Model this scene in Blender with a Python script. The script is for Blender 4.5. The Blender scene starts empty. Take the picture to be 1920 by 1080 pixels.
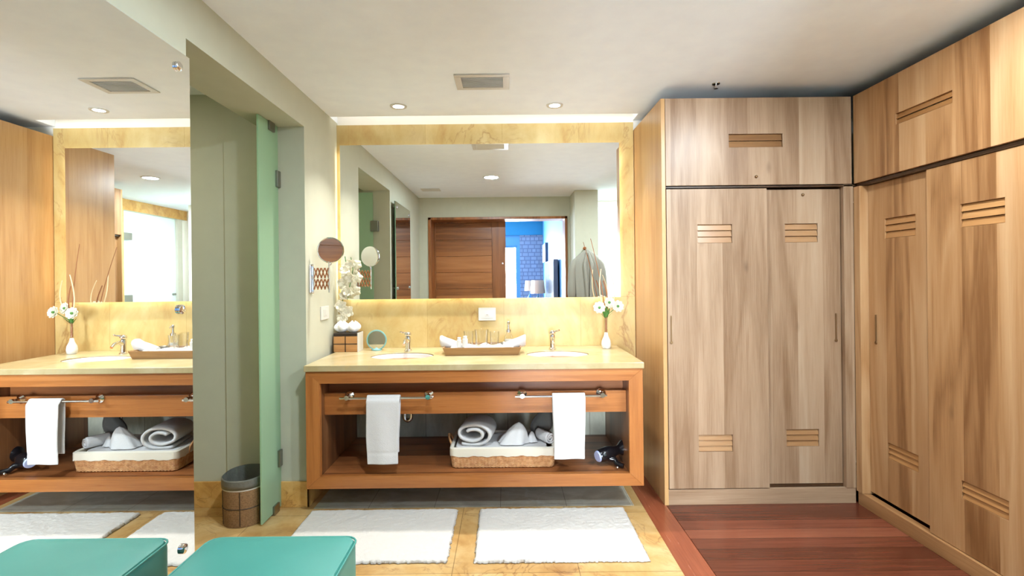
import bpy, bmesh, math, random
from mathutils import Vector, Matrix, noise
random.seed(7)
PI = math.pi
S = bpy.context.scene
COL = S.collection

# ------------------------------------------------------------------ camera
cd = bpy.data.cameras.new('camera')
cd.sensor_width = 36.0
cd.lens = 36.0 * 950 / 1920
cd.shift_x = (960 - 949.305) / 1920
cd.shift_y = (520.57 - 540) / 1920
cd.clip_start = 0.02
cam = bpy.data.objects.new('camera', cd)
COL.objects.link(cam)
cam.location = (0, 0, 1.387)
cam.rotation_euler = (PI / 2, 0.0107, 0)
S.camera = cam

# ------------------------------------------------------------------ colour management
S.view_settings.view_transform = 'Standard'
S.view_settings.look = 'None'
S.view_settings.gamma = 1
S.view_settings.use_curve_mapping = False
S.view_settings.exposure = 0.72
S.cycles.max_bounces = 14
S.cycles.diffuse_bounces = 7
S.cycles.glossy_bounces = 8
S.cycles.transparent_max_bounces = 32

# ------------------------------------------------------------------ world: daylight outside the bedroom window
W = bpy.data.worlds.new('daylight')
S.world = W
W.use_nodes = True
W.node_tree.nodes['Background'].inputs[0].default_value = (0.80, 0.90, 1.0, 1)
W.node_tree.nodes['Background'].inputs[1].default_value = 2.2


def area(name, loc, size, power, color, rot=(0, 0, 0), shape='DISK', sy=None, spread=PI):
    l = bpy.data.lights.new(name, 'AREA')
    l.shape = shape
    l.size = size
    if sy:
        l.size_y = sy
    l.energy = power
    l.color = color
    l.spread = spread
    o = bpy.data.objects.new(name, l)
    COL.objects.link(o)
    o.location = loc
    o.rotation_euler = rot
    return o


H = 2.53          # ceiling height
WARM = (1.0, 0.95, 0.88)
COOL = (0.80, 0.90, 1.0)
# added fill at the bedroom's left side, then daylight through the far window
area('bedroom_fill', (-2.9, -2.6, 1.4), 2.6, 110, COOL, (0, -PI / 2, 0), 'RECTANGLE', 2.2)
area('far_window_daylight', (-.36, -5.30, 1.1), 1.2, 480, (.84, .92, 1.0), (PI / 2, 0, 0), 'RECTANGLE', 2.1)
# daylight of the shower room behind the tall frosted panes at the rear right
area('shower_room_daylight', (2.0, -0.85, 1.7), 0.9, 60, COOL, (PI / 2, 0, 0), 'RECTANGLE', 1.6)
area('bath_room_daylight', (3.6, -0.4, 1.7), 1.1, 14, COOL, (0, PI / 2, 0), 'RECTANGLE', 1.6)


# ------------------------------------------------------------------ mesh helpers
class MB:
    """collects shapes in world coordinates"""

    def __init__(self):
        self.bm = bmesh.new()

    def box(self, x0, x1, y0, y1, z0, z1):
        v = [self.bm.verts.new(p) for p in ((x0, y0, z0), (x1, y0, z0), (x1, y1, z0), (x0, y1, z0),
                                            (x0, y0, z1), (x1, y0, z1), (x1, y1, z1), (x0, y1, z1))]
        for f in ((0, 3, 2, 1), (4, 5, 6, 7), (0, 1, 5, 4), (1, 2, 6, 5), (2, 3, 7, 6), (3, 0, 4, 7)):
            self.bm.faces.new([v[i] for i in f])
        return self

    def hexa(self, pts):
        v = [self.bm.verts.new(p) for p in pts]
        for f in ((0, 3, 2, 1), (4, 5, 6, 7), (0, 1, 5, 4), (1, 2, 6, 5), (2, 3, 7, 6), (3, 0, 4, 7)):
            self.bm.faces.new([v[i] for i in f])
        return self

    def prism(self, poly, y0, y1):
        """poly in (x,z), extruded along y"""
        a = [self.bm.verts.new((x, y0, z)) for x, z in poly]
        b = [self.bm.verts.new((x, y1, z)) for x, z in poly]
        n = len(poly)
        self.bm.faces.new(a)
        self.bm.faces.new(b[::-1])
        for i in range(n):
            self.bm.faces.new((a[i], b[i], b[(i + 1) % n], a[(i + 1) % n]))
        return self

    def rings(self, rings, cap=True, closed=False):
        vs = [[self.bm.verts.new(p) for p in r] for r in rings]
        n = len(vs[0])
        m = len(vs)
        for i in range(m if closed else m - 1):
            A, Bq = vs[i], vs[(i + 1) % m]
            for j in range(n):
                self.bm.faces.new((A[j], A[(j + 1) % n], Bq[(j + 1) % n], Bq[j]))
        if cap and not closed:
            self.bm.faces.new(vs[0][::-1])
            self.bm.faces.new(vs[-1])
        return self

    def grid(self, pts):
        vs = [[self.bm.verts.new(p) for p in r] for r in pts]
        for i in range(len(vs) - 1):
            for j in range(len(vs[0]) - 1):
                self.bm.faces.new((vs[i][j], vs[i][j + 1], vs[i + 1][j + 1], vs[i + 1][j]))
        return self

    def lathe(self, c, prof, seg=32, axis=(0, 0, 1), cap=True, sx=1.0, sy=1.0):
        """prof: (radius, height) along axis from point c"""
        ax = Vector(axis).normalized()
        q = Vector((0, 0, 1)).rotation_difference(ax)
        R = []
        for r, h in prof:
            R.append([Vector(c) + q @ Vector((max(r, 1e-4) * math.cos(2 * PI * k / seg) * sx,
                                              max(r, 1e-4) * math.sin(2 * PI * k / seg) * sy, h)) for k in range(seg)])
        return self.rings(R, cap)

    def cyl(self, p0, p1, r, seg=20, r1=None):
        p0, p1 = Vector(p0), Vector(p1)
        L = (p1 - p0).length
        return self.lathe(p0, [(r, 0), (r if r1 is None else r1, L)], seg, p1 - p0)

    def tube(self, path, r, seg=10, closed=False):
        P = [Vector(p) for p in path]
        n = len(P)
        R = []
        up = None
        for i in range(n):
            if closed:
                t = P[(i + 1) % n] - P[i - 1]
            else:
                t = P[min(i + 1, n - 1)] - P[max(i - 1, 0)]
            t.normalize()
            if up is None:
                up = Vector((0, 0, 1)) if abs(t.z) < .9 else Vector((1, 0, 0))
            s = t.cross(up).normalized()
            up = s.cross(t).normalized()
            rr = r[i] if isinstance(r, (list, tuple)) else r
            R.append([P[i] + s * rr * math.cos(2 * PI * k / seg) + up * rr * math.sin(2 * PI * k / seg) for k in range(seg)])
        return self.rings(R, True, closed)

    def ball(self, c, r, seg=20, sc=(1, 1, 1)):
        prof = [(r * math.sin(PI * k / 12), -r * math.cos(PI * k / 12)) for k in range(13)]
        base = len(self.bm.verts)
        self.lathe((0, 0, 0), prof, seg)
        self.bm.verts.ensure_lookup_table()
        for v in self.bm.verts[base:]:
            v.co = Vector((v.co.x * sc[0], v.co.y * sc[1], v.co.z * sc[2])) + Vector(c)
        return self

    def build(self, name, mat, parent=None, bevel=0, smooth=False, seg=2, sub=0, solid=0):
        bm = self.bm
        bmesh.ops.recalc_face_normals(bm, faces=bm.faces)
        o0 = Vector((0, 0, 0))
        if parent is not None:
            p = parent
            while p is not None:
                o0 += p.location
                p = p.parent
        bmesh.ops.translate(bm, vec=-o0, verts=bm.verts)
        me = bpy.data.meshes.new(name)
        bm.to_mesh(me)
        bm.free()
        me.materials.append(mat)
        if smooth:
            me.shade_smooth()
            me.set_sharp_from_angle(angle=math.radians(40))
        o = bpy.data.objects.new(name, me)
        COL.objects.link(o)
        if parent is not None:
            o.parent = parent
        if solid:
            m = o.modifiers.new('solid', 'SOLIDIFY')
            m.thickness = solid
            m.offset = 0
        if bevel:
            m = o.modifiers.new('bevel', 'BEVEL')
            m.width = bevel
            m.segments = seg
            m.limit_method = 'ANGLE'
            m.angle_limit = math.radians(35)
        if sub:
            m = o.modifiers.new('sub', 'SUBSURF')
            m.levels = m.render_levels = sub
        return o


def tag(o, label=None, cat=None, group=None, kind=None):
    if label:
        o['label'] = label
    if cat:
        o['category'] = cat
    if group:
        o['group'] = group
    if kind:
        o['kind'] = kind
    return o


def empty(name, loc, label, cat, group=None):
    o = bpy.data.objects.new(name, None)
    o.empty_display_size = .05
    COL.objects.link(o)
    o.location = loc
    return tag(o, label, cat, group)


def copy_tree(o, parent=None):
    c = o.copy()
    COL.objects.link(c)
    if parent is not None:
        c.parent = parent
    for ch in list(o.children):
        copy_tree(ch, c)
    return c


# ------------------------------------------------------------------ materials
def lin(c):
    return tuple((x / 12.92 if x <= .04045 else ((x + .055) / 1.055) ** 2.4) for x in (v / 255 for v in c)) + (1,)


class NT:
    def __init__(self, name):
        self.m = bpy.data.materials.new(name)
        self.m.use_nodes = True
        self.t = self.m.node_tree
        self.b = self.t.nodes['Principled BSDF']
        self.out = self.t.nodes['Material Output']

    def n(self, typ, **kw):
        nd = self.t.nodes.new(typ)
        for k, v in kw.items():
            if k.startswith('i_'):
                nd.inputs[k[2:].replace('_', ' ')].default_value = v
            else:
                setattr(nd, k, v)
        return nd

    def l(self, a, b):
        self.t.links.new(a, b)

    def math(self, op, a, b=None, c=None):
        nd = self.t.nodes.new('ShaderNodeMath')
        nd.operation = op
        for i, v in enumerate((a, b, c)):
            if v is None:
                continue
            if isinstance(v, (int, float)):
                nd.inputs[i].default_value = v
            else:
                self.l(v, nd.inputs[i])
        return nd.outputs[0]

    def coord(self):
        return self.n('ShaderNodeTexCoord').outputs['Object']

    def noise(self, vec, scale, detail=4, rough=.55, dist=0):
        nd = self.n('ShaderNodeTexNoise')
        nd.inputs['Scale'].default_value = scale
        nd.inputs['Detail'].default_value = detail
        nd.inputs['Roughness'].default_value = rough
        nd.inputs['Distortion'].default_value = dist
        self.l(vec, nd.inputs['Vector'])
        return nd.outputs['Fac']

    def ramp(self, fac, stops):
        nd = self.n('ShaderNodeValToRGB')
        el = nd.color_ramp.elements
        while len(el) < len(stops):
            el.new(.5)
        for e, (p, c) in zip(el, stops):
            e.position = p
            e.color = c
        self.l(fac, nd.inputs[0])
        return nd.outputs[0]

    def mix(self, fac, a, b, mode='MIX'):
        nd = self.n('ShaderNodeMix', data_type='RGBA', blend_type=mode)
        for s, v in ((nd.inputs[0], fac), (nd.inputs[6], a), (nd.inputs[7], b)):
            if isinstance(v, (int, float)):
                s.default_value = v
            elif isinstance(v, tuple):
                s.default_value = v
            else:
                self.l(v, s)
        return nd.outputs[2]

    def bump(self, h, strength=.3, dist=.01):
        nd = self.n('ShaderNodeBump')
        nd.inputs['Strength'].default_value = strength
        nd.inputs['Distance'].default_value = dist
        self.l(h, nd.inputs['Height'])
        self.l(nd.outputs[0], self.b.inputs['Normal'])

    def set(self, **kw):
        for k, v in kw.items():
            self.b.inputs[k.replace('_', ' ')].default_value = v
        return self


def plain(name, rgb, rough=.5, metal=0, bump=None, **kw):
    N = NT(name)
    N.set(Roughness=rough, Metallic=metal)
    c = N.coord()
    f = N.noise(c, 9, 4)
    col = lin(rgb)
    d = tuple(x * .93 for x in col[:3]) + (1,)
    N.l(N.mix(f, d, tuple(min(1, x * 1.05) for x in col[:3]) + (1,)), N.b.inputs['Base Color'])
    if bump:
        N.bump(N.noise(c, bump[0], 3), bump[1], bump[2])
    for k, v in kw.items():
        N.b.inputs[k.replace('_', ' ')].default_value = v
    return N.m


def wood(name, cols, grain='Z', board='X', bw=.13, rough=.35, spread=.8, figure=1.0, knots=.5, seam=0.0, fig2=1.0, seed=0.):
    """boards bw wide across `board`, fibres along `grain`; cols = dark, mid, light"""
    N = NT(name)
    sp = N.n('ShaderNodeSeparateXYZ')
    N.l(N.coord(), sp.inputs[0])
    ax = {'X': sp.outputs[0], 'Y': sp.outputs[1], 'Z': sp.outputs[2]}
    other = [a for a in 'XYZ' if a not in (grain, board)][0]
    g, u, v = ax[grain], ax[board], ax[other]
    us = N.math('ADD', N.math('DIVIDE', u, bw), 100.37 + seed)
    bid = N.math('FLOOR', us)
    wn = N.n('ShaderNodeTexWhiteNoise', noise_dimensions='1D')
    N.l(bid, wn.inputs['W'])
    rnd = wn.outputs['Value']
    cb = N.n('ShaderNodeCombineXYZ')
    N.l(N.math('ADD', N.math('MULTIPLY', u, 1.0), N.math('MULTIPLY', rnd, 7.0)), cb.inputs[0])
    N.l(N.math('ADD', v, N.math('MULTIPLY', rnd, 3.0)), cb.inputs[1])
    N.l(N.math('ADD', N.math('MULTIPLY', g, .11), N.math('MULTIPLY', rnd, 11.0)), cb.inputs[2])
    vec = cb.outputs[0]
    fig = N.noise(vec, 4.5, 2, .5, .6)                    # slow cathedral figure
    rings = N.math('PINGPONG', N.math('MULTIPLY', fig, 9.0 * figure), 1.0)
    cb2 = N.n('ShaderNodeCombineXYZ')
    N.l(N.math('MULTIPLY', N.math('ADD', u, N.math('MULTIPLY', rnd, 5.)), 1.0), cb2.inputs[0])
    N.l(v, cb2.inputs[1])
    N.l(N.math('MULTIPLY', g, .035), cb2.inputs[2])
    fib = N.noise(cb2.outputs[0], 170, 3, .6)
    mid = N.noise(cb2.outputs[0], 34, 3, .6, .3)
    t = N.math('ADD', N.math('MULTIPLY', rings, .20 * fig2), N.math('ADD', N.math('MULTIPLY', mid, .30), .17))
    t = N.math('ADD', t, N.math('MULTIPLY', N.math('SUBTRACT', fib, .5), .35))
    t = N.math('ADD', t, N.math('MULTIPLY', N.math('SUBTRACT', rnd, .5), spread * .42))
    base = N.ramp(t, [(.12, lin(cols[0])), (.45, lin(cols[1])), (.85, lin(cols[2]))])
    # a few knots
    if knots:
        vo = N.n('ShaderNodeTexVoronoi', feature='F1')
        cb3 = N.n('ShaderNodeCombineXYZ')
        N.l(u, cb3.inputs[0])
        N.l(v, cb3.inputs[1])
        N.l(N.math('MULTIPLY', g, .45), cb3.inputs[2])
        vo.inputs['Scale'].default_value = 4.2
        N.l(cb3.outputs[0], vo.inputs['Vector'])
        k = N.ramp(vo.outputs['Distance'], [(.0, (1, 1, 1, 1)), (.045, (.5, .5, .5, 1)), (.09, (0, 0, 0, 1))])
        base = N.mix(N.math('MULTIPLY', k, knots), base, tuple(x * .45 for x in lin(cols[0])[:3]) + (1,))
    hgt = fib
    if seam:
        fr = N.math('FRACT', us)
        e = N.math('MINIMUM', fr, N.math('SUBTRACT', 1.0, fr))
        s = N.math('LESS_THAN', e, seam)
        base = N.mix(N.math('MULTIPLY', s, .75), base, tuple(x * .25 for x in lin(cols[0])[:3]) + (1,))
    N.l(base, N.b.inputs['Base Color'])
    N.l(N.math('ADD', N.math('MULTIPLY', fib, .12), rough - .06), N.b.inputs['Roughness'])
    N.bump(hgt, .08, .002)
    return N.m


def marble(name, cols, scale=1.6, vein=(120, 80, 40), veinw=.5, rough=.3, joints=None, dist=1.4, stretch=(1, 1, 1)):
    N = NT(name)
    mp = N.n('ShaderNodeMapping')
    N.l(N.coord(), mp.inputs[0])
    mp.inputs['Scale'].default_value = stretch
    mp.inputs['Rotation'].default_value = (.2, .5, .3)
    c = mp.outputs[0]
    a = N.noise(c, scale, 6, .6, dist)
    b = N.noise(c, scale * 6, 5, .65, .5)
    t = N.math('ADD', N.math('MULTIPLY', a, .75), N.math('MULTIPLY', b, .25))
    base = N.ramp(t, [(.28, lin(cols[0])), (.48, lin(cols[1])), (.68, lin(cols[2]))])
    vn = N.noise(c, scale * 1.7, 5, .55, 1.6)
    vv = N.ramp(N.math('ABSOLUTE', N.math('SUBTRACT', vn, .5)), [(0, (1, 1, 1, 1)), (.012, (.35, .35, .35, 1)), (.03, (0, 0, 0, 1))])
    patch = N.ramp(N.noise(c, scale * 1.2, 3), [(.45, (0, 0, 0, 1)), (.62, (1, 1, 1, 1))])
    base = N.mix(N.math('MULTIPLY', N.math('MULTIPLY', vv, patch), veinw), base, lin(vein))
    if joints:
        br = N.n('ShaderNodeTexBrick', offset=joints[4] if len(joints) > 4 else 0.0)
        sp = N.n('ShaderNodeSeparateXYZ')
        N.l(N.coord(), sp.inputs[0])
        cb = N.n('ShaderNodeCombineXYZ')
        ax = {'X': 0, 'Y': 1, 'Z': 2}
        N.l(N.math('ADD', sp.outputs[ax[joints[0]]], joints[5] if len(joints) > 5 else 0.0), cb.inputs[0])
        N.l(N.math('ADD', sp.outputs[ax[joints[1]]], joints[6] if len(joints) > 6 else 0.0), cb.inputs[1])
        N.l(cb.outputs[0], br.inputs['Vector'])
        br.inputs['Scale'].default_value = 1
        br.inputs['Mortar Size'].default_value = .0022
        br.inputs['Brick Width'].default_value = joints[2]
        br.inputs['Row Height'].default_value = joints[3]
        br.inputs['Color1'].default_value = (1, 1, 1, 1)
        br.inputs['Color2'].default_value = (.84, .82, .78, 1)
        br.inputs['Mortar'].default_value = joints[7] if len(joints) > 7 else (.42, .38, .33, 1)
        base = N.mix(.9, base, br.outputs[0], 'MULTIPLY')
    N.l(base, N.b.inputs['Base Color'])
    N.b.inputs['Roughness'].default_value = rough
    N.bump(b, .05, .003)
    return N.m


def emit(name, col, strength):
    N = NT(name)
    N.set(Base_Color=(0, 0, 0, 1), Emission_Color=col, Emission_Strength=strength)
    return N.m


def glassy(name, col=(1, 1, 1, 1), rough=.0, ior=1.45, thin=True):
    """clear glass as a thin shell: light passes"""
    N = NT(name)
    t = N.n('ShaderNodeBsdfTransparent')
    t.inputs[0].default_value = col
    g = N.n('ShaderNodeBsdfGlossy')
    g.inputs['Roughness'].default_value = rough
    lw = N.n('ShaderNodeLayerWeight')
    lw.inputs[0].default_value = .25
    mx = N.n('ShaderNodeMixShader')
    N.l(N.math('ADD', N.math('MULTIPLY', lw.outputs['Fresnel'], .45), .03), mx.inputs[0])
    N.l(t.outputs[0], mx.inputs[1])
    N.l(g.outputs[0], mx.inputs[2])
    N.l(mx.outputs[0], N.out.inputs[0])
    return N.m


def frosted(name, col, trans=.45):
    N = NT(name)
    c = N.coord()
    f = N.noise(c, 2.5, 3)
    colr = N.mix(f, lin(col), tuple(min(1, x * 1.08) for x in lin(col)[:3]) + (1,))
    d = N.n('ShaderNodeBsdfDiffuse')
    t = N.n('ShaderNodeBsdfTranslucent')
    N.l(colr, d.inputs[0])
    N.l(colr, t.inputs[0])
    g = N.n('ShaderNodeBsdfGlossy')
    g.inputs['Roughness'].default_value = .18
    m1 = N.n('ShaderNodeMixShader')
    m1.inputs[0].default_value = trans
    N.l(d.outputs[0], m1.inputs[1])
    N.l(t.outputs[0], m1.inputs[2])
    m2 = N.n('ShaderNodeMixShader')
    m2.inputs[0].default_value = .08
    N.l(m1.outputs[0], m2.inputs[1])
    N.l(g.outputs[0], m2.inputs[2])
    N.l(m2.outputs[0], N.out.inputs[0])
    return N.m


def terry(name, rgb, scale=260, strength=.5, big=True):
    N = NT(name)
    c = N.coord()
    f = N.noise(c, scale, 2, .7)
    N.l(N.mix(f, tuple(x * .9 for x in lin(rgb)[:3]) + (1,), lin(rgb)), N.b.inputs['Base Color'])
    N.set(Roughness=.95)
    N.b.inputs['Sheen Weight'].default_value = .25
    h = N.math('ADD', f, N.math('MULTIPLY', N.noise(c, 14, 3), 1.2 if big else 0))
    N.bump(h, strength, .004)
    return N.m


TAN = ((128, 98, 72), (164, 136, 110), (184, 162, 138))
TANB = ((126, 84, 48), (166, 122, 80), (188, 150, 110))
RED = ((134, 76, 34), (176, 112, 58), (202, 142, 88))
M = {}
M['ceil'] = plain('ceiling_paint', (236, 243, 254), .9, bump=(60, .05, .002))
M['sage'] = plain('sage_paint', (188, 189, 170), .75, bump=(90, .06, .002))
M['white_wall'] = plain('white_plaster', (232, 228, 218), .85)
M['stone'] = marble('gold_marble_floor', ((158, 112, 62), (192, 154, 98), (212, 184, 134)), 2.3, (120, 74, 36), .75, .28, ('X', 'Y', .60, .60, 0.0, .27, .02))
M['slate'] = marble('slate_floor', ((168, 166, 150), (196, 196, 182), (226, 228, 218)), 2.2, (214, 218, 212), .95, .35, ('X', 'Y', .40, .325, 0.0, .05, -.17), 2.2, (.6, 1.6, 1))
M['clad'] = marble('golden_marble_cladding', ((176, 134, 74), (196, 170, 112), (212, 194, 142)), 1.9, (150, 104, 58), .65, .3, ('X', 'Z', .56, 1.4, 0.0, .02, .16, (.80, .74, .62, 1)), 1.8, (1, 1, .55))
M['skirt'] = marble('golden_stone_skirting', ((184, 130, 64), (214, 164, 92), (228, 188, 122)), 4, (140, 86, 40), .6, .3)
M['counter'] = marble('cream_marble_counter', ((164, 146, 102), (178, 162, 122), (190, 176, 142)), 2.2, (198, 168, 110), .3, .22)
M['cream_edge'] = M['counter']
M['greystone'] = marble('grey_stone_wall', ((158, 160, 142), (188, 190, 172), (214, 216, 202)), 2.6, (220, 222, 210), .35, .5, ('X', 'Z', .30, 1.2, 0.0), 1.4, (1.6, 1, .6))
M['tanZX'] = wood('tan_wood_front', TAN, 'Z', 'X', .155)
M['tanZY'] = wood('tan_wood_side_front', TANB, 'Z', 'Y', .17, spread=1.3, seed=3, fig2=1.6)
M['tanSide'] = wood('tan_wood_side_panel', ((156, 108, 60), (186, 144, 94), (202, 166, 118)), 'Z', 'Y', .16, rough=.3, spread=.4, figure=.6)
M['tanX'] = wood('tan_wood_rail', TAN, 'X', 'Z', .3, knots=0)
M['tanY'] = wood('tan_wood_long_rail', TANB, 'Y', 'Z', .3, knots=0)
M['tandark'] = wood('dark_gap_wood', ((50, 32, 18), (70, 46, 26), (90, 62, 36)), 'Z', 'X', .2, knots=0)
M['slat'] = wood('vent_slat_wood', ((120, 84, 52), (152, 112, 74), (174, 136, 98)), 'X', 'Z', .2, knots=0, rough=.3)
M['slatY'] = wood('side_vent_slat_wood', ((124, 82, 44), (160, 112, 66), (182, 136, 88)), 'Y', 'Z', .2, knots=0, rough=.3)
M['vanX'] = wood('vanity_wood_rail', RED, 'X', 'Z', .4, rough=.3, knots=0, spread=.2, figure=.5)
M['vanZ'] = wood('vanity_wood_stile', RED, 'Z', 'X', .4, rough=.3, knots=0, spread=.2, figure=.5)
M['vanIn'] = wood('vanity_inside_wood', ((110, 62, 32), (156, 96, 54), (184, 124, 76)), 'X', 'Y', .13, rough=.32, knots=0, seam=.02)
M['vanInZ'] = wood('vanity_inner_side_wood', ((92, 56, 32), (132, 86, 52), (160, 112, 70)), 'Z', 'Y', .13, rough=.35, knots=0)
M['floorX'] = wood('mahogany_floor_planks', ((80, 38, 24), (114, 60, 42), (142, 84, 60)), 'X', 'Y', .10, rough=.22, spread=1.6, knots=0, seam=.018, fig2=.5)
M['floorY'] = wood('mahogany_floor_border', ((118, 58, 36), (148, 80, 54), (166, 98, 70)), 'Y', 'X', .6, rough=.25, spread=.1, knots=0, fig2=.5)
M['doorX'] = wood('brown_door_planks', ((112, 66, 30), (164, 104, 54), (188, 128, 74)), 'X', 'Z', .2, rough=.35, knots=0)
M['doorZ'] = wood('brown_door_stile', ((112, 66, 30), (160, 100, 52), (184, 122, 70)), 'Z', 'X', .3, rough=.35, knots=0)
M['chrome'] = plain('chrome', (225, 225, 225), .08, 1)
M['steel'] = plain('brushed_steel', (150, 148, 140), .3, 1)
M['bronze'] = plain('bronze_pull', (140, 112, 80), .35, .8)
M['copper'] = plain('copper_arm', (170, 110, 70), .3, .7)
M['mirror'] = NT('mirror_silver').set(Base_Color=(.93, .95, .94, 1), Metallic=1, Roughness=0).m
M['mirror_edge'] = plain('mirror_glass_edge', (90, 120, 105), .2)
M['porcelain'] = plain('white_porcelain', (212, 212, 210), .12)
M['plastic'] = plain('white_plastic', (206, 204, 198), .35)
M['black'] = plain('black_plastic', (18, 18, 22), .18)
M['darkline'] = plain('dark_inlay', (40, 28, 20), .5)
M['towel'] = terry('white_terry', (212, 211, 211))
M['rug'] = terry('white_bath_mat', (204, 200, 194), 180, .7)
M['liner'] = terry('cream_basket_liner', (226, 220, 204), 500, .25)
M['robe'] = terry('grey_robe_cloth', (146, 144, 132), 300, .3)
M['bag'] = terry('dark_grey_cloth', (96, 96, 92), 400, .3)
M['paper'] = plain('tissue_paper', (250, 250, 250), .9, bump=(60, .3, .003))
M['boxwood'] = wood('tissue_box_wood', ((150, 100, 56), (186, 136, 84), (206, 160, 108)), 'X', 'Z', .3, knots=0)
M['traywood'] = wood('tray_wood', ((110, 76, 44), (150, 112, 70), (176, 140, 96)), 'X', 'Z', .3, knots=0, rough=.35)
M['glass'] = glassy('clear_glass', (.985, .99, .985, 1))
M['frost'] = frosted('frosted_green_glass', (182, 214, 184), .5)
M['frostw'] = frosted('frosted_white_glass', (236, 244, 242), .5)
M['teal'] = None
M['led'] = emit('led_strip', (1.0, .93, .76, 1), 11)
M['led_dim'] = emit('led_strip_dim', (1.0, .90, .70, 1), 2.0)
M['ledcove'] = emit('cove_led_strip', (1.0, .93, .82, 1), 4)
M['lamp'] = emit('downlight_glow', (1.0, .93, .80, 1), 16)
M['petal'] = plain('white_petal', (214, 212, 194), .7)
M['petal2'] = plain('cream_petal', (226, 220, 198), .8)
M['leaf'] = plain('green_leaf', (70, 120, 50), .5)
M['twig'] = plain('brown_twig', (150, 96, 60), .7)
M['twigw'] = plain('pale_twig', (226, 206, 170), .7)
M['blue'] = plain('blue_paint', (8, 112, 156), .7)
M['blue2'] = plain('light_blue_paint', (66, 128, 176), .6)
M['shade'] = plain('beige_shade', (206, 186, 170), .4, .3)
M['teaglass'] = plain('tv_screen_reflection', (120, 134, 150), .12)  # pale blue-grey stands for the reflection on the screen


def teal():
    N = NT('teal_leather')
    c = N.coord()
    f = N.noise(c, 3, 3)
    N.l(N.mix(f, lin((52, 132, 122)), lin((76, 148, 138))), N.b.inputs['Base Color'])
    N.set(Roughness=.42)
    N.b.inputs['Specular IOR Level'].default_value = .6
    vo = N.n('ShaderNodeTexVoronoi', feature='DISTANCE_TO_EDGE')
    vo.inputs['Scale'].default_value = 260
    N.l(c, vo.inputs['Vector'])
    N.bump(vo.outputs['Distance'], .12, .001)
    return N.m


M['teal'] = teal()


def wicker():
    N = NT('wicker_strands')
    c = N.coord()
    f = N.noise(c, 40, 3)
    N.l(N.ramp(f, [(.35, lin((186, 132, 84))), (.5, lin((206, 154, 104))), (.7, lin((222, 176, 126)))]), N.b.inputs['Base Color'])
    N.set(Roughness=.55)
    return N.m


M['wicker'] = wicker()


def woven():
    """brown woven bin cover: fine weave"""
    N = NT('brown_woven_cover')
    c = N.coord()
    w1 = N.n('ShaderNodeTexWave', bands_direction='Z')
    w1.inputs['Scale'].default_value = 60
    N.l(c, w1.inputs[0])
    f = N.noise(c, 120, 2)
    t = N.math('ADD', N.math('MULTIPLY', w1.outputs['Fac'], .4), N.math('MULTIPLY', f, .6))
    N.l(N.ramp(t, [(.3, lin((104, 74, 46))), (.7, lin((160, 124, 86)))]), N.b.inputs['Base Color'])
    N.set(Roughness=.7)
    N.bump(t, .4, .002)
    return N.m


M['woven'] = woven()


def stonebrick():
    N = NT('stone_brick_wall')
    sp = N.n('ShaderNodeSeparateXYZ')
    N.l(N.coord(), sp.inputs[0])
    cb = N.n('ShaderNodeCombineXYZ')
    N.l(sp.outputs[0], cb.inputs[0])
    N.l(sp.outputs[2], cb.inputs[1])
    br = N.n('ShaderNodeTexBrick')
    N.l(cb.outputs[0], br.inputs['Vector'])
    br.inputs['Scale'].default_value = 1
    br.inputs['Brick Width'].default_value = .15
    br.offset = .37
    br.squash = .7
    br.squash_frequency = 3
    br.inputs['Row Height'].default_value = .095
    br.inputs['Mortar Size'].default_value = .012
    br.inputs['Color1'].default_value = lin((104, 122, 148))
    br.inputs['Color2'].default_value = lin((116, 134, 160))
    br.inputs['Mortar'].default_value = lin((84, 100, 130))
    N.l(br.outputs[0], N.b.inputs['Base Color'])
    N.set(Roughness=.8)
    N.bump(br.outputs['Fac'], -.6, .01)
    return N.m


M['brick'] = stonebrick()


def structure(name, mb, mat, **kw):
    return tag(mb.build(name, mat, **kw), kind='structure')


XL = -1.228       # left wall face
YJ = 3.10         # far jamb of the opening
YB = 3.72         # back wall
WT = .28          # left wall thickness

# ------------------------------------------------------------------ ROOM SHELL
structure('floor', MB().box(-3.3, .81, -.15, 3.80, -.12, 0), M['stone'])
structure('floor', MB().box(-1.18, .757, 3.065, 3.712, .0005, .0025), M['slate'])
structure('floor', MB().box(.81, .952, -.3, 3.80, -.12, .003), M['floorY'], bevel=.002)
structure('floor', MB().box(.954, 3.05, -1.1, 3.80, -.12, .003), M['floorX'], bevel=.002)
structure('floor', MB().box(-3.2, 1.0, -5.2, -.15, -.12, -.001), M['floorX'])

structure('wall_left', MB().box(XL - WT, XL, .15, 1.957, 0, H).box(XL - WT, XL, 1.957, YJ, 2.325, H)
          .box(XL - WT, XL, YJ, YB, 0, H), M['sage'])
structure('wall_back', MB().box(-3.3, 3.05, YB, YB + .15, -.1, 2.66), M['white_wall'])
structure('wall_back_lower', MB().box(XL, .802, 3.71, YB, 0, .845), M['greystone'])
structure('wall_right', MB().box(2.9, 3.02, .38, YB, 0, H).box(2.9, 3.02, -1.0, .38, 2.38, H), M['sage'])
structure('wall_rear', MB().box(XL - WT, -1.10, -.15, .15, 0, H).box(-1.10, .872, -.15, .15, 2.25, H)
          .box(.872, .912, -.15, .15, 0, H), M['sage'])
structure('trim_2', MB().box(.912, 1.218, -.30, .66, 0, H), M['sage'], bevel=.004)      # the pillar
structure('wall_rear_right', MB().box(1.218, 2.42, -.36, -.30, 2.44, H).box(2.16, 2.42, -.36, -.30, 0, 2.44)
          .box(2.40, 2.42, -1.0, -.36, 0, H).box(2.42, 3.05, -1.06, -1.0, 0, H), M['white_wall'])
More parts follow.
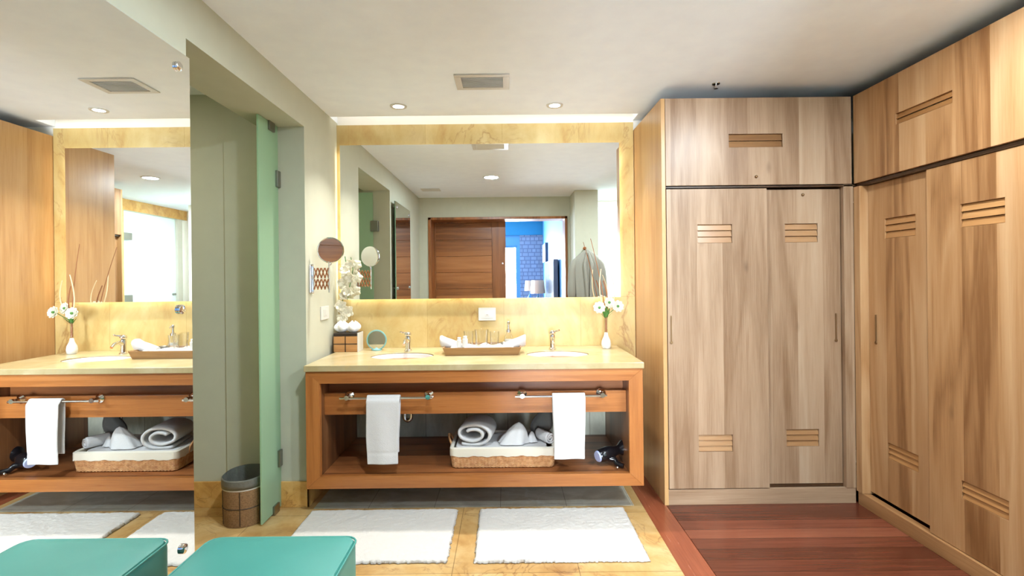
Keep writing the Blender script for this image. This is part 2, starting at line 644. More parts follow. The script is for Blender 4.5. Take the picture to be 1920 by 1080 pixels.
# ceiling with the light slot along the back wall
structure('ceiling', MB().box(-3.3, 3.05, .15, 3.56, H, H + .12).box(.94, 3.05, 3.56, YB, H, H + .12)
          .box(-3.3, XL, 3.56, YB, H, H + .12).box(XL, .94, 3.56, YB, H + .12, H + .16)
          .box(.9, 3.05, -1.1, .15, H, H + .12).box(-1.6, .9, -.15, .15, H, H + .12), M['ceil'])
# stone cladding round the big mirror
structure('trim_1', MB().box(XL, .938, 3.70, YB, .8847, 2.512).box(.803, .938, 3.70, YB, .004, .8847), M['clad'])
structure('baseboard_left', MB().box(XL, XL + .013, YJ - .013, YB, 0, .157).box(XL - WT, XL + .013, YJ - .013, YJ, 0, .157), M['skirt'], bevel=.002)
structure('baseboard_far', MB().box(-3.2, XL - WT, YJ - .003, YJ + .012, 0, .157), M['skirt'], bevel=.002)
# the room behind the left opening
structure('wall_far_left', MB().box(-3.3, XL - WT, YJ + .012, YB, 0, H).box(-1.72, XL - WT, YJ, YJ + .012, .157, H), M['sage'])
structure('wall_side_left', MB().box(-3.42, -3.3, .9, YB, 0, H).box(-3.3, XL - WT, .9, 1.0, 0, H), M['sage'])

# opening lining (brown wood) and the bedroom beyond
structure('trim_3', MB().box(-1.10, -1.06, -.15, .165, 0, 2.25).box(.837, .872, -.15, .165, 0, 2.25)
          .box(-1.10, .872, -.15, .165, 2.215, 2.25), M['doorZ'], bevel=.003)
structure('wall_bedroom_right', MB().box(.90, 1.0, -5.2, -.30, 0, 2.8).box(.90, .912, -.30, -.15, 0, 2.8), M['blue2'])
structure('wall_bedroom_left', MB().box(-3.2, -3.1, -5.2, -4.2, 0, 2.8).box(-3.2, -3.1, -1.0, -.15, 0, 2.8).box(-3.2, -3.1, -4.2, -1.0, 2.6, 2.8)
          .box(-3.2, -3.1, -4.2, -1.0, 0, .15), M['blue2'])
structure('wall_bedroom_front', MB().box(-3.2, XL - WT, -.17, -.15, 0, 2.8).box(XL - WT, .90, -.17, -.152, 2.28, 2.8), M['blue'])
structure('wall_bedroom_far', MB().box(-3.2, -1.0, -5.2, -5.0, 0, 2.8).box(-1.0, 1.0, -5.2, -5.0, 2.42, 2.8), M['blue'])
structure('wall_bedroom_far_stone', MB().box(.34, .90, -5.2, -5.03, 0, 2.42), M['brick'])
structure('wall_bedroom_far_plaster', MB().box(-1.0, .34, -5.2, -5.05, 2.16, 2.42).box(.28, .34, -5.2, -5.05, 0, 2.16), M['blue2'])
structure('ceiling_bedroom', MB().box(-3.2, 1.0, -5.2, -.15, 2.8, 2.9), M['ceil'])
w1 = structure('window_1', MB().box(-1.0, -.96, -5.16, -5.08, 0, 2.16).box(.24, .28, -5.16, -5.08, 0, 2.16)
               .box(-.96, .24, -5.16, -5.08, 2.12, 2.16).box(-.96, .24, -5.16, -5.08, 0, .04), M['blue2'])
MB().box(-.96, .24, -5.125, -5.118, .04, 2.12).build('pane', M['glass'], w1)
w2 = structure('added_window', MB().box(-3.18, -3.12, -4.2, -4.14, .15, 2.6).box(-3.18, -3.12, -1.06, -1.0, .15, 2.6)
               .box(-3.18, -3.12, -4.14, -1.06, 2.54, 2.6).box(-3.18, -3.12, -4.14, -1.06, .15, .21), M['blue2'])  # unseen window, added to go with the fill on the blue walls
MB().box(-3.155, -3.148, -4.14, -1.06, .21, 2.54).build('pane', M['glass'], w2)

# sliding wooden door behind the opening
d1 = structure('door_1', MB().box(-1.045, -.21, -.218, -.212, .01, 2.20).box(-1.30, -1.045, -.235, -.195, .01, 2.30).box(-.21, -.005, -.235, -.195, .01, 2.30)
               .box(-1.045, -.21, -.235, -.195, 2.20, 2.30), M['doorZ'], bevel=.002)
for k in range(9):
    z0 = .01 + k * .2433
    MB().box(-1.045, -.21, -.228, -.202, z0 + .003, z0 + .2403).build('plank', M['doorX'], d1, bevel=.003)
MB().cyl((-.055, -.195, 1.60), (-.055, -.165, 1.60), .012).build('door_knob', M['chrome'], d1, smooth=True)


def hinge_box(name, x0, x1, y0, y1, z0, z1, parent=None):
    return MB().box(x0, x1, y0, y1, z0, z1).build(name, M['steel'], parent, bevel=.003)


# frosted glass panel beside the left opening
d2 = structure('door_2', MB().box(-1.396, -1.386, 2.848, 3.092, .012, 2.322), M['frost'], bevel=.001)
hinge_box('glass_clamp', -1.408, -1.374, 2.965, 3.035, 2.27, 2.324, d2)
hinge_box('glass_clamp', -1.408, -1.374, 2.975, 3.045, .001, .055, d2)
hinge_box('glass_hinge', -1.410, -1.372, 3.055, 3.100, 1.95, 2.05, d2)
hinge_box('glass_hinge', -1.410, -1.372, 3.045, 3.086, .26, .36, d2)
# frosted glass door hinged on the near jamb, standing open into the next room
d3 = structure('door_3', MB().box(-2.10, -1.400, 1.985, 1.995, .012, 2.30), M['frost'], bevel=.001)
hinge_box('glass_hinge', -1.425, -1.345, 1.958, 2.01, 1.89, 2.00, d3)
hinge_box('glass_hinge', -1.425, -1.345, 1.958, 2.01, .30, .41, d3)
# frosted white glass doors at the rear right
d4 = structure('door_4', MB().box(1.235, 2.15, -.335, -.325, .012, 2.43), M['frostw'], bevel=.001)
hinge_box('glass_hinge', 1.220, 1.30, -.345, -.300, 2.02, 2.14, d4)
hinge_box('glass_hinge', 1.220, 1.30, -.345, -.300, .30, .42, d4)
d5 = structure('door_5', MB().box(2.945, 2.955, -.80, .36, .012, 2.375), M['frostw'], bevel=.001)
hinge_box('glass_hinge', 2.90, 2.965, .20, .378, 1.97, 2.07, d5)
hinge_box('glass_hinge', 2.90, 2.965, .20, .378, 1.10, 1.20, d5)
MB().cyl((2.944, -.72, 1.18), (2.90, -.72, 1.18), .018).build('door_knob', M['steel'], d5, smooth=True)
structure('trim_4', MB().box(2.885, 2.90, -1.0, .38, 2.38, H).box(2.885, 2.90, .38, .46, 0, H), M['skirt'])
structure('trim_5', MB().box(2.91, 2.99, -.92, -.80, 0, 2.38), M['white_wall'])
structure('wall_shower_rooms', MB().box(1.15, 2.42, -1.06, -1.0, 0, 2.6).box(1.1, 1.2, -1.0, -.36, 0, 2.6).box(1.2, 2.40, -1.0, -.36, 2.53, 2.6)
          .box(3.7, 3.8, -1.0, .45, 0, 2.6).box(3.02, 3.7, .45, .5, 0, 2.6).box(3.05, 3.7, -1.06, -1.0, 0, 2.6).box(3.05, 3.8, -1.0, .45, 2.53, 2.6), M['white_wall'])
structure('floor', MB().box(1.1, 3.05, -1.1, -.3, -.12, -.004).box(3.05, 3.8, -1.1, .5, -.12, 0), M['stone'])

# ------------------------------------------------------------------ LIGHT FITTINGS
cove = MB().box(-1.19, .92, 3.565, 3.585, 2.60, 2.612).build('cove_led_strip', M['ledcove'])
tag(cove, 'warm white LED strip hidden in the ceiling slot above the stone wall', 'light strip')


def downlight(x, y, r, power, label, group=None, lampcol=WARM, spread=PI):
    t = empty('downlight', (x, y, H), label, 'ceiling light', group)
    MB().lathe((x, y, H - .006), [(r + .002, 0), (r + .018, 0), (r + .020, .006), (r + .002, .006)], 40, cap=False).build('trim_ring', M['plastic'], t, smooth=True)
    MB().lathe((x, y, H - .004), [(r, 0), (r, .003)], 40).build('lens', M['lamp'], t, smooth=True)
    l = area('downlight_lamp', (x, y, H - .0065), r * 2, power, lampcol, spread=spread)
    l.parent = t
    l.location = (0, 0, -.0065)
    return t


downlight(-.702, 3.354, .036, 7, 'small recessed downlight over the left basin, left of the air vent', None, WARM, 1.75)
downlight(.334, 3.366, .036, 7, 'small recessed downlight over the right basin, right of the air vent', None, WARM, 1.75)
downlight(-.159, 1.59,  .075, 27, 'large round ceiling light seen in the big mirror', None, (.80, .92, 1.0))
downlight(1.55, 1.75, .075, 26, 'added round fill light on the ceiling in front of the long side wardrobe', None, (.80, .92, 1.0))  # out-of-view fixture added as fill for the room
downlight(1.75, .35, .075, 38, 'added round fill light on the ceiling of the passage by the frosted glass doors', None, (.78, .90, 1.0))  # added out of view, fills the passage and the vanity front
downlight(-2.3, 2.2, .06, 6, 'added round fill light on the ceiling of the room behind the left opening', None, (1, .88, .62))  # added lamp, brightens the side room and its frosted glass

# ceiling air vent
v = empty('ceiling_vent', (-.126, 2.95, H), 'white rectangular air vent grille set in the ceiling', 'vent')
MB().box(-.284, .030, 2.838, 2.868, H - .008, H - .001).box(-.284, .030, 3.030, 3.060, H - .008, H - .001) \
    .box(-.284, -.246, 2.868, 3.030, H - .008, H - .001).box(-.008, .030, 2.868, 3.030, H - .008, H - .001).build('frame', M['plastic'], v, bevel=.002)
for k in range(9):
    y = 2.875 + k * .0175
    MB().hexa([(-.246, y, H - .007), (-.008, y, H - .007), (-.008, y + .011, H - .0035), (-.246, y + .011, H - .0035),
               (-.246, y, H - .0055), (-.008, y, H - .0055), (-.008, y + .011, H - .002), (-.246, y + .011, H - .002)]).build('slat', M['plastic'], v)
hp = MB().box(-1.08, -.84, .72, .90, H - .006, H - .0005).box(-1.065, -.855, .735, .885, H - .009, H - .006).build('ceiling_hatch', M['plastic'], bevel=.002)
tag(hp, 'flat square access hatch in the ceiling near the sliding door', 'hatch')
sk = empty('sprinkler', (1.262, 3.02, H), 'small chrome sprinkler head in the ceiling just above the far wardrobe', 'sprinkler')
MB().lathe((1.262, 3.02, H - .004), [(.022, 0), (.024, .004)], 24).build('rosette', M['chrome'], sk, smooth=True)
MB().lathe((1.262, 3.02, H - .03), [(.012, 0), (.005, .004), (.005, .026)], 20).build('nozzle', M['chrome'], sk, smooth=True)

# ------------------------------------------------------------------ MIRRORS
bmir = empty('wall_mirror', (-.19, 3.67, 1.8), 'large backlit rectangular mirror on the stone wall over the vanity', 'mirror')
MB().box(-1.196, .826, 3.668, 3.674, 1.240, 2.357).build('mirror_plate', M['mirror'], bmir)
MB().box(-1.15, -1.12, 3.675, 3.700, 1.30, 2.30).build('mounting_rail', M['steel'], bmir)
MB().box(.76, .79, 3.675, 3.700, 1.30, 2.30).build('mounting_rail', M['steel'], bmir)
for (a, b, c_, d_) in ((-1.15, .80, 1.262, 1.270), (-1.15, .80, 2.328, 2.336), (-1.178, -1.170, 1.27, 2.32), (.798, .806, 1.27, 2.32)):
    MB().box(a, b, 3.680, 3.688, c_, d_).build('led_strip', M['led'] if c_ < 2 else M['led_dim'], bmir)

lm = empty('wall_mirror', (-1.18, 1.49, 0), 'tall frameless mirror mounted on studs on the left wall', 'mirror')
MB().box(-1.186, -1.180, 1.08, 1.901, .28, 2.222).build('mirror_plate', M['mirror'], lm)
MB().box(-1.192, -1.1862, 1.078, 1.903, .278, 2.224).build('backing', M['mirror_edge'], lm)
for y in (1.15, 1.831):
    for z in (.42, 1.285, 2.163):
        s = MB().lathe((-1.1795, y, z), [(.017, 0), (.017, .008), (.013, .011)], 24, (1, 0, 0)).build('stud', M['chrome'], lm, smooth=True)
        MB().cyl((XL, y, z), (-1.193, y, z), .010).build('stud_post', M['steel'], s)

# ------------------------------------------------------------------ WARDROBES


def panel(axis, u0, u1, z0, z1, d0, d1, holes):
    """board with rectangular holes; axis 'X': runs along x, thickness d0..d1 in y; axis 'Y' the other way"""
    m = MB()
    us = sorted(set([u0, u1] + [h[0] for h in holes] + [h[1] for h in holes]))
    zs = sorted(set([z0, z1] + [h[2] for h in holes] + [h[3] for h in holes]))
    # weld as one surface: build vertices on the grid
    def P(u, d, z):
        return (u, d, z) if axis == 'X' else (d, u, z)
    V = {}

    def vert(i, j, s):
        if (i, j, s) not in V:
            V[(i, j, s)] = m.bm.verts.new(P(us[i], d0 if s == 0 else d1, zs[j]))
        return V[(i, j, s)]

    def solid(i, j):
        if i < 0 or j < 0 or i >= len(us) - 1 or j >= len(zs) - 1:
            return False
        uc, zc = (us[i] + us[i + 1]) / 2, (zs[j] + zs[j + 1]) / 2
        return not any(h[0] < uc < h[1] and h[2] < zc < h[3] for h in holes)
    for i in range(len(us) - 1):
        for j in range(len(zs) - 1):
            if not solid(i, j):
                continue
            for s in (0, 1):
                m.bm.faces.new([vert(i, j, s), vert(i + 1, j, s), vert(i + 1, j + 1, s), vert(i, j + 1, s)])
            for (di, dj, a, b) in ((-1, 0, (i, j), (i, j + 1)), (1, 0, (i + 1, j), (i + 1, j + 1)), (0, -1, (i, j), (i + 1, j)), (0, 1, (i, j + 1), (i + 1, j + 1))):
                if not solid(i + di, j + dj):
                    m.bm.faces.new([vert(*a, 0), vert(*b, 0), vert(*b, 1), vert(*a, 1)])
    return m


def slats(axis, hole, d0, n, mat, parent, inward=1):
    u0, u1, z0, z1 = hole
    hz = (z1 - z0) / n
    for k in range(n):
        a = z0 + k * hz + .001
        b = a + hz - .0015
        m = MB()
        # tilted louvre: lower edge forward
        y0, y1 = d0 + .002 * inward, d0 + .017 * inward
        t = .006 * inward
        q = [(u0 + .001, y0, a), (u1 - .001, y0, a), (u1 - .001, y0 + t, a), (u0 + .001, y0 + t, a),
             (u0 + .001, y1 - t, b), (u1 - .001, y1 - t, b), (u1 - .001, y1, b), (u0 + .001, y1, b)]
        if axis == 'Y':
            q = [(p[1], p[0], p[2]) for p in q]
        m.hexa(q).build('vent_slat', mat, parent, bevel=.0015)


def pull(axis, u, d, z0, z1, parent, sgn=-1):
    m = MB()
    e = .0035
    if axis == 'X':
        m.box(u - e, u + e, d - .006, d, z0, z1)
        m.lathe((u, d - .002, z0), [(.009, 0), (.009, .004)], 20, (0, -1, 0))
    else:
        m.box(d - .006, d, u - e, u + e, z0, z1)
        m.lathe((d - .002, u, z0), [(.009, 0), (.009, .004)], 20, (-1, 0, 0))
    m.build('handle', M['bronze'], parent, bevel=.001)


# wardrobe facing the camera
WY = 3.056
wa = empty('wardrobe', (1.52, 3.40, 0), 'pale wooden built-in wardrobe facing the camera between vanity and corner', 'wardrobe')
MB().box(.942, .966, WY, YB - .004, .003, 2.457).build('side_panel', M['tanSide'], wa, bevel=.001)
MB().box(.966, 2.098, WY + .004, WY + .028, .003, .095).build('plinth', M['tanX'], wa, bevel=.001)
MB().box(2.040, 2.098, WY + .001, WY + .05, .096, 1.926).build('corner_post', M['tanZX'], wa, bevel=.001)
MB().box(.968, 2.038, WY + .03, YB - .006, .0965, .112).box(.966, 2.85, 3.66, 3.70, .115, 1.90).build('carcass', M['tandark'], wa)
MB().box(.968, 2.85, WY + .001, YB - .01, 1.916, 1.924).box(.968, 2.090, WY + .03, YB - .01, 2.44, 2.456).build('divider_board', M['tandark'], wa)
hu = [(1.350, 1.674, 2.157, 2.238)]
fl = panel('X', .968, 2.088, 1.930, 2.456, WY - .003, WY + .018, hu).build('top_flap', M['tanZX'], wa, bevel=.001)
slats('X', hu[0], WY, 2, M['slat'], fl)
MB().ball((1.511, WY - .006, 1.979), .009).build('knob', M['bronze'], fl, smooth=True)
h1 = [(1.158, 1.366, 1.583, 1.695), (1.152, 1.358, .322, .424)]
dl = panel('X', .972, 1.578, .100, 1.910, WY + .004, WY + .024, h1).build('sliding_door', M['tanZX'], wa, bevel=.001)
for h in h1:
    slats('X', h, WY + .004, 3, M['slat'], dl)
pull('X', .992, WY + .004, .985, 1.148, dl)
h2 = [(1.700, 1.900, 1.583, 1.697), (1.697, 1.895, .340, .444)]
dr = panel('X', 1.560, 2.036, .114, 1.906, WY + .030, WY + .050, h2).build('sliding_door', M['tanZX'], wa, bevel=.001)
for h in h2:
    slats('X', h, WY + .030, 3, M['slat'], dr)
pull('X', 2.003, WY + .030, .985, 1.150, dr)
MB().ball((1.81, WY + .028, 1.872), .009).build('knob', M['bronze'], dr, smooth=True)

# wardrobe along the right side
WX = 2.120
Y1 = 1.46
wb = empty('wardrobe', (2.5, 2.25, 0), 'long honey wooden wardrobe running along the right side of the room', 'wardrobe')
MB().box(WX - .015, WX + .03, Y1, 3.050, .003, .080).build('plinth', M['tanY'], wb, bevel=.002)
MB().box(2.0985, WX + .05, 3.005, 3.0555, .082, 1.909).build('corner_post', M['tanZY'], wb, bevel=.001)
MB().box(2.098, 2.895, Y1 - .02, Y1, .003, 2.457).build('side_panel', M['tanSide'], wb, bevel=.001)
MB().box(WX + .07, 2.86, Y1, 3.045, .0825, .096).box(2.80, 2.85, Y1, 3.045, .1, 1.90).box(WX - .005, 2.86, Y1, 3.052, 1.910, 1.9265) \
    .box(2.125, 2.86, Y1, 3.050, 2.44, 2.456).build('carcass', M['tandark'], wb)
hb = [(2.374, 2.718, 2.184, 2.244)]
fb = panel('Y', 2.262 - .40, 3.050, 1.930, 2.457, 2.098, 2.118, hb).build('top_flap', M['tanZY'], wb, bevel=.001)
slats('Y', hb[0], 2.098, 2, M['slatY'], fb)
panel('Y', Y1 + .002, 1.858, 1.930, 2.457, 2.098, 2.118, []).build('top_flap', M['tanZY'], wb, bevel=.001)
g1 = [(2.657, 2.872, 1.585, 1.698), (2.653, 2.864, .342, .432)]
e1 = panel('Y', 2.50, 3.003, .098, 1.908, WX + .028, WX + .048, g1).build('sliding_door', M['tanZY'], wb, bevel=.001)
for h in g1:
    slats('Y', h, WX + .028, 3, M['slatY'], e1)
pull('Y', 2.945, WX + .028, .985, 1.148, e1)
g2 = [(2.151, 2.361, 1.598, 1.706), (2.148, 2.371, .332, .416)]
e2 = panel('Y', 1.90, 2.552, .083, 1.908, WX, WX + .020, g2).build('sliding_door', M['tanZY'], wb, bevel=.001)
for h in g2:
    slats('Y', h, WX, 3, M['slatY'], e2)
panel('Y', Y1 + .002, 1.896, .098, 1.908, WX + .028, WX + .048, []).build('sliding_door', M['tanZY'], wb, bevel=.001)

# ------------------------------------------------------------------ VANITY
VY = 2.97
va = empty('vanity', (-.195, 3.33, .159), 'floating reddish wooden vanity with open shelf and apron', 'vanity')
x0, x1, z0, z1 = -1.184, .794, .159, .848
w = .082
MB().prism([(x0, z1), (x1, z1), (x1 - w, z1 - .072), (x0 + w, z1 - .072)], VY, VY + .03).box(x0 + .002, x1 - .002, VY + .03, 3.705, z1 - .03, z1).build('top_rail', M['vanX'], va, bevel=.0012)
MB().prism([(x0, z0), (x1, z0), (x1 - w, z0 + .073), (x0 + w, z0 + .073)], VY, VY + .03).build('bottom_rail', M['vanX'], va, bevel=.0012)
MB().prism([(x0, z0), (x0 + w, z0 + .073), (x0 + w, z1 - .072), (x0, z1)], VY, VY + .03).build('side_stile', M['vanZ'], va, bevel=.0012)
MB().prism([(x1, z0), (x1 - w, z0 + .073), (x1 - w, z1 - .072), (x1, z1)], VY, VY + .03).build('side_stile', M['vanZ'], va, bevel=.0012)
MB().box(x0 + .002, x0 + w - .001, VY + .0305, 3.705, z0 + .001, z1 - .031).build('side_panel', M['vanInZ'], va)
MB().box(x1 - w + .001, x1 - .002, VY + .0305, 3.705, z0 + .001, z1 - .031).build('side_panel', M['vanInZ'], va)
MB().box(x0 + w, x1 - w, VY + .0305, 3.705, z0 + .001, z0 + .072).build('shelf', M['vanIn'], va, bevel=.001)
MB().box(x0 + w, x1 - w, 3.045, 3.07, .574, .702).build('apron', M['vanX'], va, bevel=.001)
MB().box(x0 + w, x1 - w, 3.13, 3.15, .58, z1 - .031).build('inner_board', M['vanIn'], va)

# counter slab with two oval cut-outs
SK = [(-.685, 3.315), (.330, 3.325)]
slab = MB().box(-1.190, .800, VY - .012, 3.708, .8485, .884).build('countertop', M['counter'])
for (sx, sy) in SK:
    c = MB().lathe((sx, sy, .80), [(1, 0), (1, .2)], 64, sx=.203, sy=.150).build('cutter', M['counter'])
    md = slab.modifiers.new('b', 'BOOLEAN')
    md.object = c
    md.operation = 'DIFFERENCE'
    md.solver = 'EXACT'
    bpy.context.view_layer.update()
    me = bpy.data.meshes.new_from_object(slab.evaluated_get(bpy.context.evaluated_depsgraph_get()))
    slab.modifiers.clear()
    slab.data = me
    bpy.data.objects.remove(c)
md = slab.modifiers.new('bevel', 'BEVEL')
md.width = .003
md.segments = 2
md.limit_method = 'ANGLE'
tag(slab, 'long cream marble countertop lying on the floating wooden vanity', 'countertop')

for i, (sx, sy) in enumerate(SK):
    side = ('left', 'right')[i]
    t = empty('washbasin', (sx, sy, .74), 'oval white undermount basin at the %s end of the countertop' % side, 'basin')
    prof = [(1.0, .1078), (.985, .100), (.95, .07), (.86, .03), (.62, .004), (.30, -.004), (.12, -.006)]
    R = []
    for s, h in prof:
        R.append([(sx + .2015 * s * math.cos(2 * PI * k / 48), sy + .1485 * s * math.sin(2 * PI * k / 48), .768 + h) for k in range(48)])
    for s, h in prof[::-1]:
        R.append([(sx + (.2015 * s - .004) * math.cos(2 * PI * k / 48), sy + (.1485 * s - .004) * math.sin(2 * PI * k / 48), .768 + h + (.006 if s < .99 else 0)) for k in range(48)])
    MB().rings(R, False).build('bowl', M['porcelain'], t, smooth=True)
    MB().lathe((sx, sy, .7685), [(.022, 0), (.022, .004), (.015, .006)], 24).build('drain', M['chrome'], t, smooth=True)
    # chrome tap
    fx, fy = (-.690, 3.535) if i == 0 else (.317, 3.535)
    f = empty('tap', (fx, fy, .884), 'chrome mixer tap behind the %s basin' % side, 'tap')
    MB().lathe((fx, fy, .885), [(.026, 0), (.026, .006), (.019, .012), (.017, .05), (.020, .085), (.018, .098)], 28).build('body', M['chrome'], f, smooth=True)
    MB().tube([(fx, fy - .012, .955), (fx - .004, fy - .05, .968), (fx - .006, fy - .09, .962), (fx - .006, fy - .115, .942)], [.014, .012, .011, .010], 14).build('spout', M['chrome'], f, smooth=True)
    lv = MB().ball((fx, fy, 1.0), .024, 22, (1, 1, .8)).build('lever', M['chrome'], f, smooth=True)
    MB().tube([(fx, fy, 1.010), (fx - .028 * (1 - 2 * i), fy - .02, 1.012), (fx - .045 * (1 - 2 * i), fy - .035, 1.02)], [.007, .006, .007], 10).build('lever_arm', M['chrome'], lv, smooth=True)
    # trap under the basin
    px = (-.675, .275)[i]
    p = MB()
    pts = [(px + .022, 3.42, .76), (px + .022, 3.42, .46)] + [(px + .022 * math.cos(a), 3.42, .455 - .024 * math.sin(a)) for a in [PI * k / 8 for k in range(1, 8)]] \
        + [(px - .022, 3.42, .46), (px - .022, 3.42, .50), (px - .022, 3.50, .52), (px - .022, 3.705, .52)]
    p.tube(pts, .014, 14)
    tag(p.build('drain_trap', M['chrome'], smooth=True), 'chrome bent drain trap under the %s basin' % side, 'pipe')


# towel bars
def towel_bar(xa, xb, label):
    z = .689
    t = empty('towel_bar', ((xa + xb) / 2, 3.045, z), label, 'towel bar')
    MB().cyl((xa, 2.985, z - .004), (xb, 2.985, z - .004), .0075).build('bar', M['chrome'], t, smooth=True)
    for x in (xa + .042, xb - .025):
        MB().lathe((x, 3.0445, z), [(.028, 0), (.028, .006), (.020, .012), (.011, .018), (.010, .045), (.014, .052), (.014, .068)], 28, (0, -1, 0)).build('mount', M['chrome'], t, smooth=True)
    return t


towel_bar(-.990, -.445, 'chrome towel bar on the left half of the vanity apron')
towel_bar(.045, .585, 'chrome towel bar on the right half of the vanity apron')


def fbm(x, y, z=0):
    return noise.noise(Vector((x, y, z)))


def hanging_towel(xa, xb, zb_f, zb_b, seed, label):
    z = .685
    path = []
    n1 = 34
    for k in range(n1):
        path.append((3.001, zb_b + (z - zb_b) * k / n1, -1))
    for k in range(9):
        a = PI * k / 8
        path.append((2.985 + .0155 * math.cos(a), z + .0155 * math.sin(a), 0))
    for k in range(1, n1 + 1):
        path.append((2.9695, z - (z - zb_f) * k / n1, 1))
    nx = 22
    rows = []
    for (y, zz, s) in path:
        row = []
        dz = max(0, z - zz)
        for j in range(nx + 1):
            u = j / nx
            x = xa + (xb - xa) * u
            x += .010 * fbm(zz * 3 + seed, u * 1.2) * min(1, dz * 4) - .012 * dz * (1 if seed == 0 else .3)
            x += (u - .5) * -.02 * min(1, dz * 2)
            yy = y + (.004 * s) * min(1, dz * 6) * math.sin(u * 7 + seed + zz * 3) - (.006 * s if s > 0 else 0)
            if s > 0 and abs(zz - (zb_f + .065)) < .006:
                yy += .003
            row.append((x, yy - (.004 if s > 0 else -.003), zz))
        rows.append(row)
    m = MB().grid(rows)
    # side folds closed by solidify thickness
    o = m.build('hand_towel', M['towel'], None, smooth=True, sub=1, solid=.008)
    return tag(o, label, 'towel')


hanging_towel(-.828, -.632, .303, .36, 0, 'white hand towel hanging from the left towel bar')
hanging_towel(.262, .456, .322, .37, 2, 'white hand towel hanging from the right towel bar')

# ------------------------------------------------------------------ SHELF: basket
SZ = .2335     # top of shelf
bx, by = -.032, 3.245
bk = empty('basket', (bx, by, SZ), 'low wicker basket with cream liner on the open vanity shelf', 'basket')


def rrect(cx, cy, a, b, r, n=10, z=0.0):
    P = []
    for (sx, sy, a0) in ((1, 1, 0), (-1, 1, PI / 2), (-1, -1, PI), (1, -1, 3 * PI / 2)):
        for k in range(n):
            t = a0 + PI / 2 * k / (n - 1)
            P.append(Vector((cx + sx * (a - r) + r * math.cos(t), cy + sy * (b - r) + r * math.sin(t), z)))
    return P


def resample(P, n):
    L = [0]
    for i in range(len(P)):
        L.append(L[-1] + (P[(i + 1) % len(P)] - P[i]).length)
    out = []
    for k in range(n):
        d = L[-1] * k / n
        i = max(j for j in range(len(P)) if L[j] <= d)
        f = (d - L[i]) / max(1e-9, L[i + 1] - L[i])
        out.append(P[i].lerp(P[(i + 1) % len(P)], f))
    return out


nP = 320
for r in range(8):
    z = SZ + .007 + r * .0095
    base = resample(rrect(bx, by, .307 + r * .0012, .165 + r * .0012, .03, 10, z), nP)
    for ph in (0, PI):
        pts = []
        for k, p in enumerate(base):
            a = 2 * PI * k * 44 / nP + ph + (PI * r)
            d = Vector((p.x - bx, p.y - by, 0))
            nrm = Vector((d.x / .31 ** 6 * 0 + (1 if abs(d.x) > .29 else 0) * math.copysign(1, d.x), (1 if abs(d.y) > .15 else 0) * math.copysign(1, d.y), 0))
            if nrm.length:
                nrm.normalize()
            pts.append(p + nrm * (.0035 * math.sin(a)) + Vector((0, 0, .0025 * math.cos(a))))
        MB().tube(pts, .0042, 6, True).build('wicker_strand', M['wicker'], bk, smooth=True)
MB().rings([rrect(bx, by, .300, .158, .028, 8, SZ + .002), rrect(bx, by, .300, .158, .028, 8, SZ + .008)]).build('base', M['wicker'], bk)
# liner hanging over the rim
R = []
for (o_, z) in ((-.004, SZ + .012), (-.002, SZ + .118), (.006, SZ + .124), (.016, SZ + .118), (.0165, SZ + .095), (.0165, SZ + .074), (.0145, SZ + .074)):
    ring = []
    for k, p in enumerate(resample(rrect(bx, by, .306 + o_, .164 + o_, .032, 10, z), 160)):
        q = p.copy()
        if z < SZ + .09 and o_ > .005:
            q.z += .003 * math.sin(k * .55) + .002 * math.sin(k * 1.3)
        ring.append(q)
    R.append(ring)
MB().rings(R, False).build('liner', M['liner'], bk, smooth=True, solid=.003)
for s in (-1, 1):
    hx = bx + s * .318
    pts = [(hx, by - .06, SZ + .07), (hx + s * .006, by - .055, SZ + .11), (hx + s * .022, by - .035, SZ + .145), (hx + s * .028, by, SZ + .155),
           (hx + s * .022, by + .035, SZ + .145), (hx + s * .006, by + .055, SZ + .11), (hx, by + .06, SZ + .07)]
    MB().tube(pts, .007, 10).build('handle', M['wicker'], bk, smooth=True)


def roll(c, a, b, L, turns, axis, label, name='rolled_towel', mat='towel', th=.010, taper=0, rot=0, start=.18, jag=.004, seed=0, flat=True):
    """cloth roll: spiral section a x b (half sizes), extruded L along horizontal direction axis (angle)"""
    ax = Vector((math.cos(axis), math.sin(axis), 0))
    sd = Vector((-math.sin(axis), math.cos(axis), 0))
    N_ = int(turns * 36)
    nl = 12
    rows = []
    for i in range(nl + 1):
        t = i / nl
        k_ = 1 - taper * t
        e = 1.0
        if i in (0, nl):
            e = .96
        row = []
        for j in range(N_ + 1):
            q = j / N_
            ang = rot + q * turns * 2 * PI
            rr = start + (1 - start) * q
            if q > .999:
                rr = 1
            w_ = 1 + .04 * fbm(math.cos(ang) * 1.5 + seed, math.sin(ang) * 1.5, t * 2)
            xx = a * rr * math.cos(ang) * k_ * w_ * e
            zz = b * rr * math.sin(ang) * k_ * w_ * e
            if flat and zz < -b * .82 * k_:
                zz = -b * .82 * k_ - (zz + b * .82 * k_) * -.25
            tl = (t - .5) * L + jag * fbm(q * 9 + seed, t, 3)
            row.append(Vector(c) + sd * xx + Vector((0, 0, zz)) + ax * tl)
        rows.append(row)
    o = MB().grid(rows).build(name, M[mat], None, smooth=True, solid=th)
    return tag(o, label, 'towel')


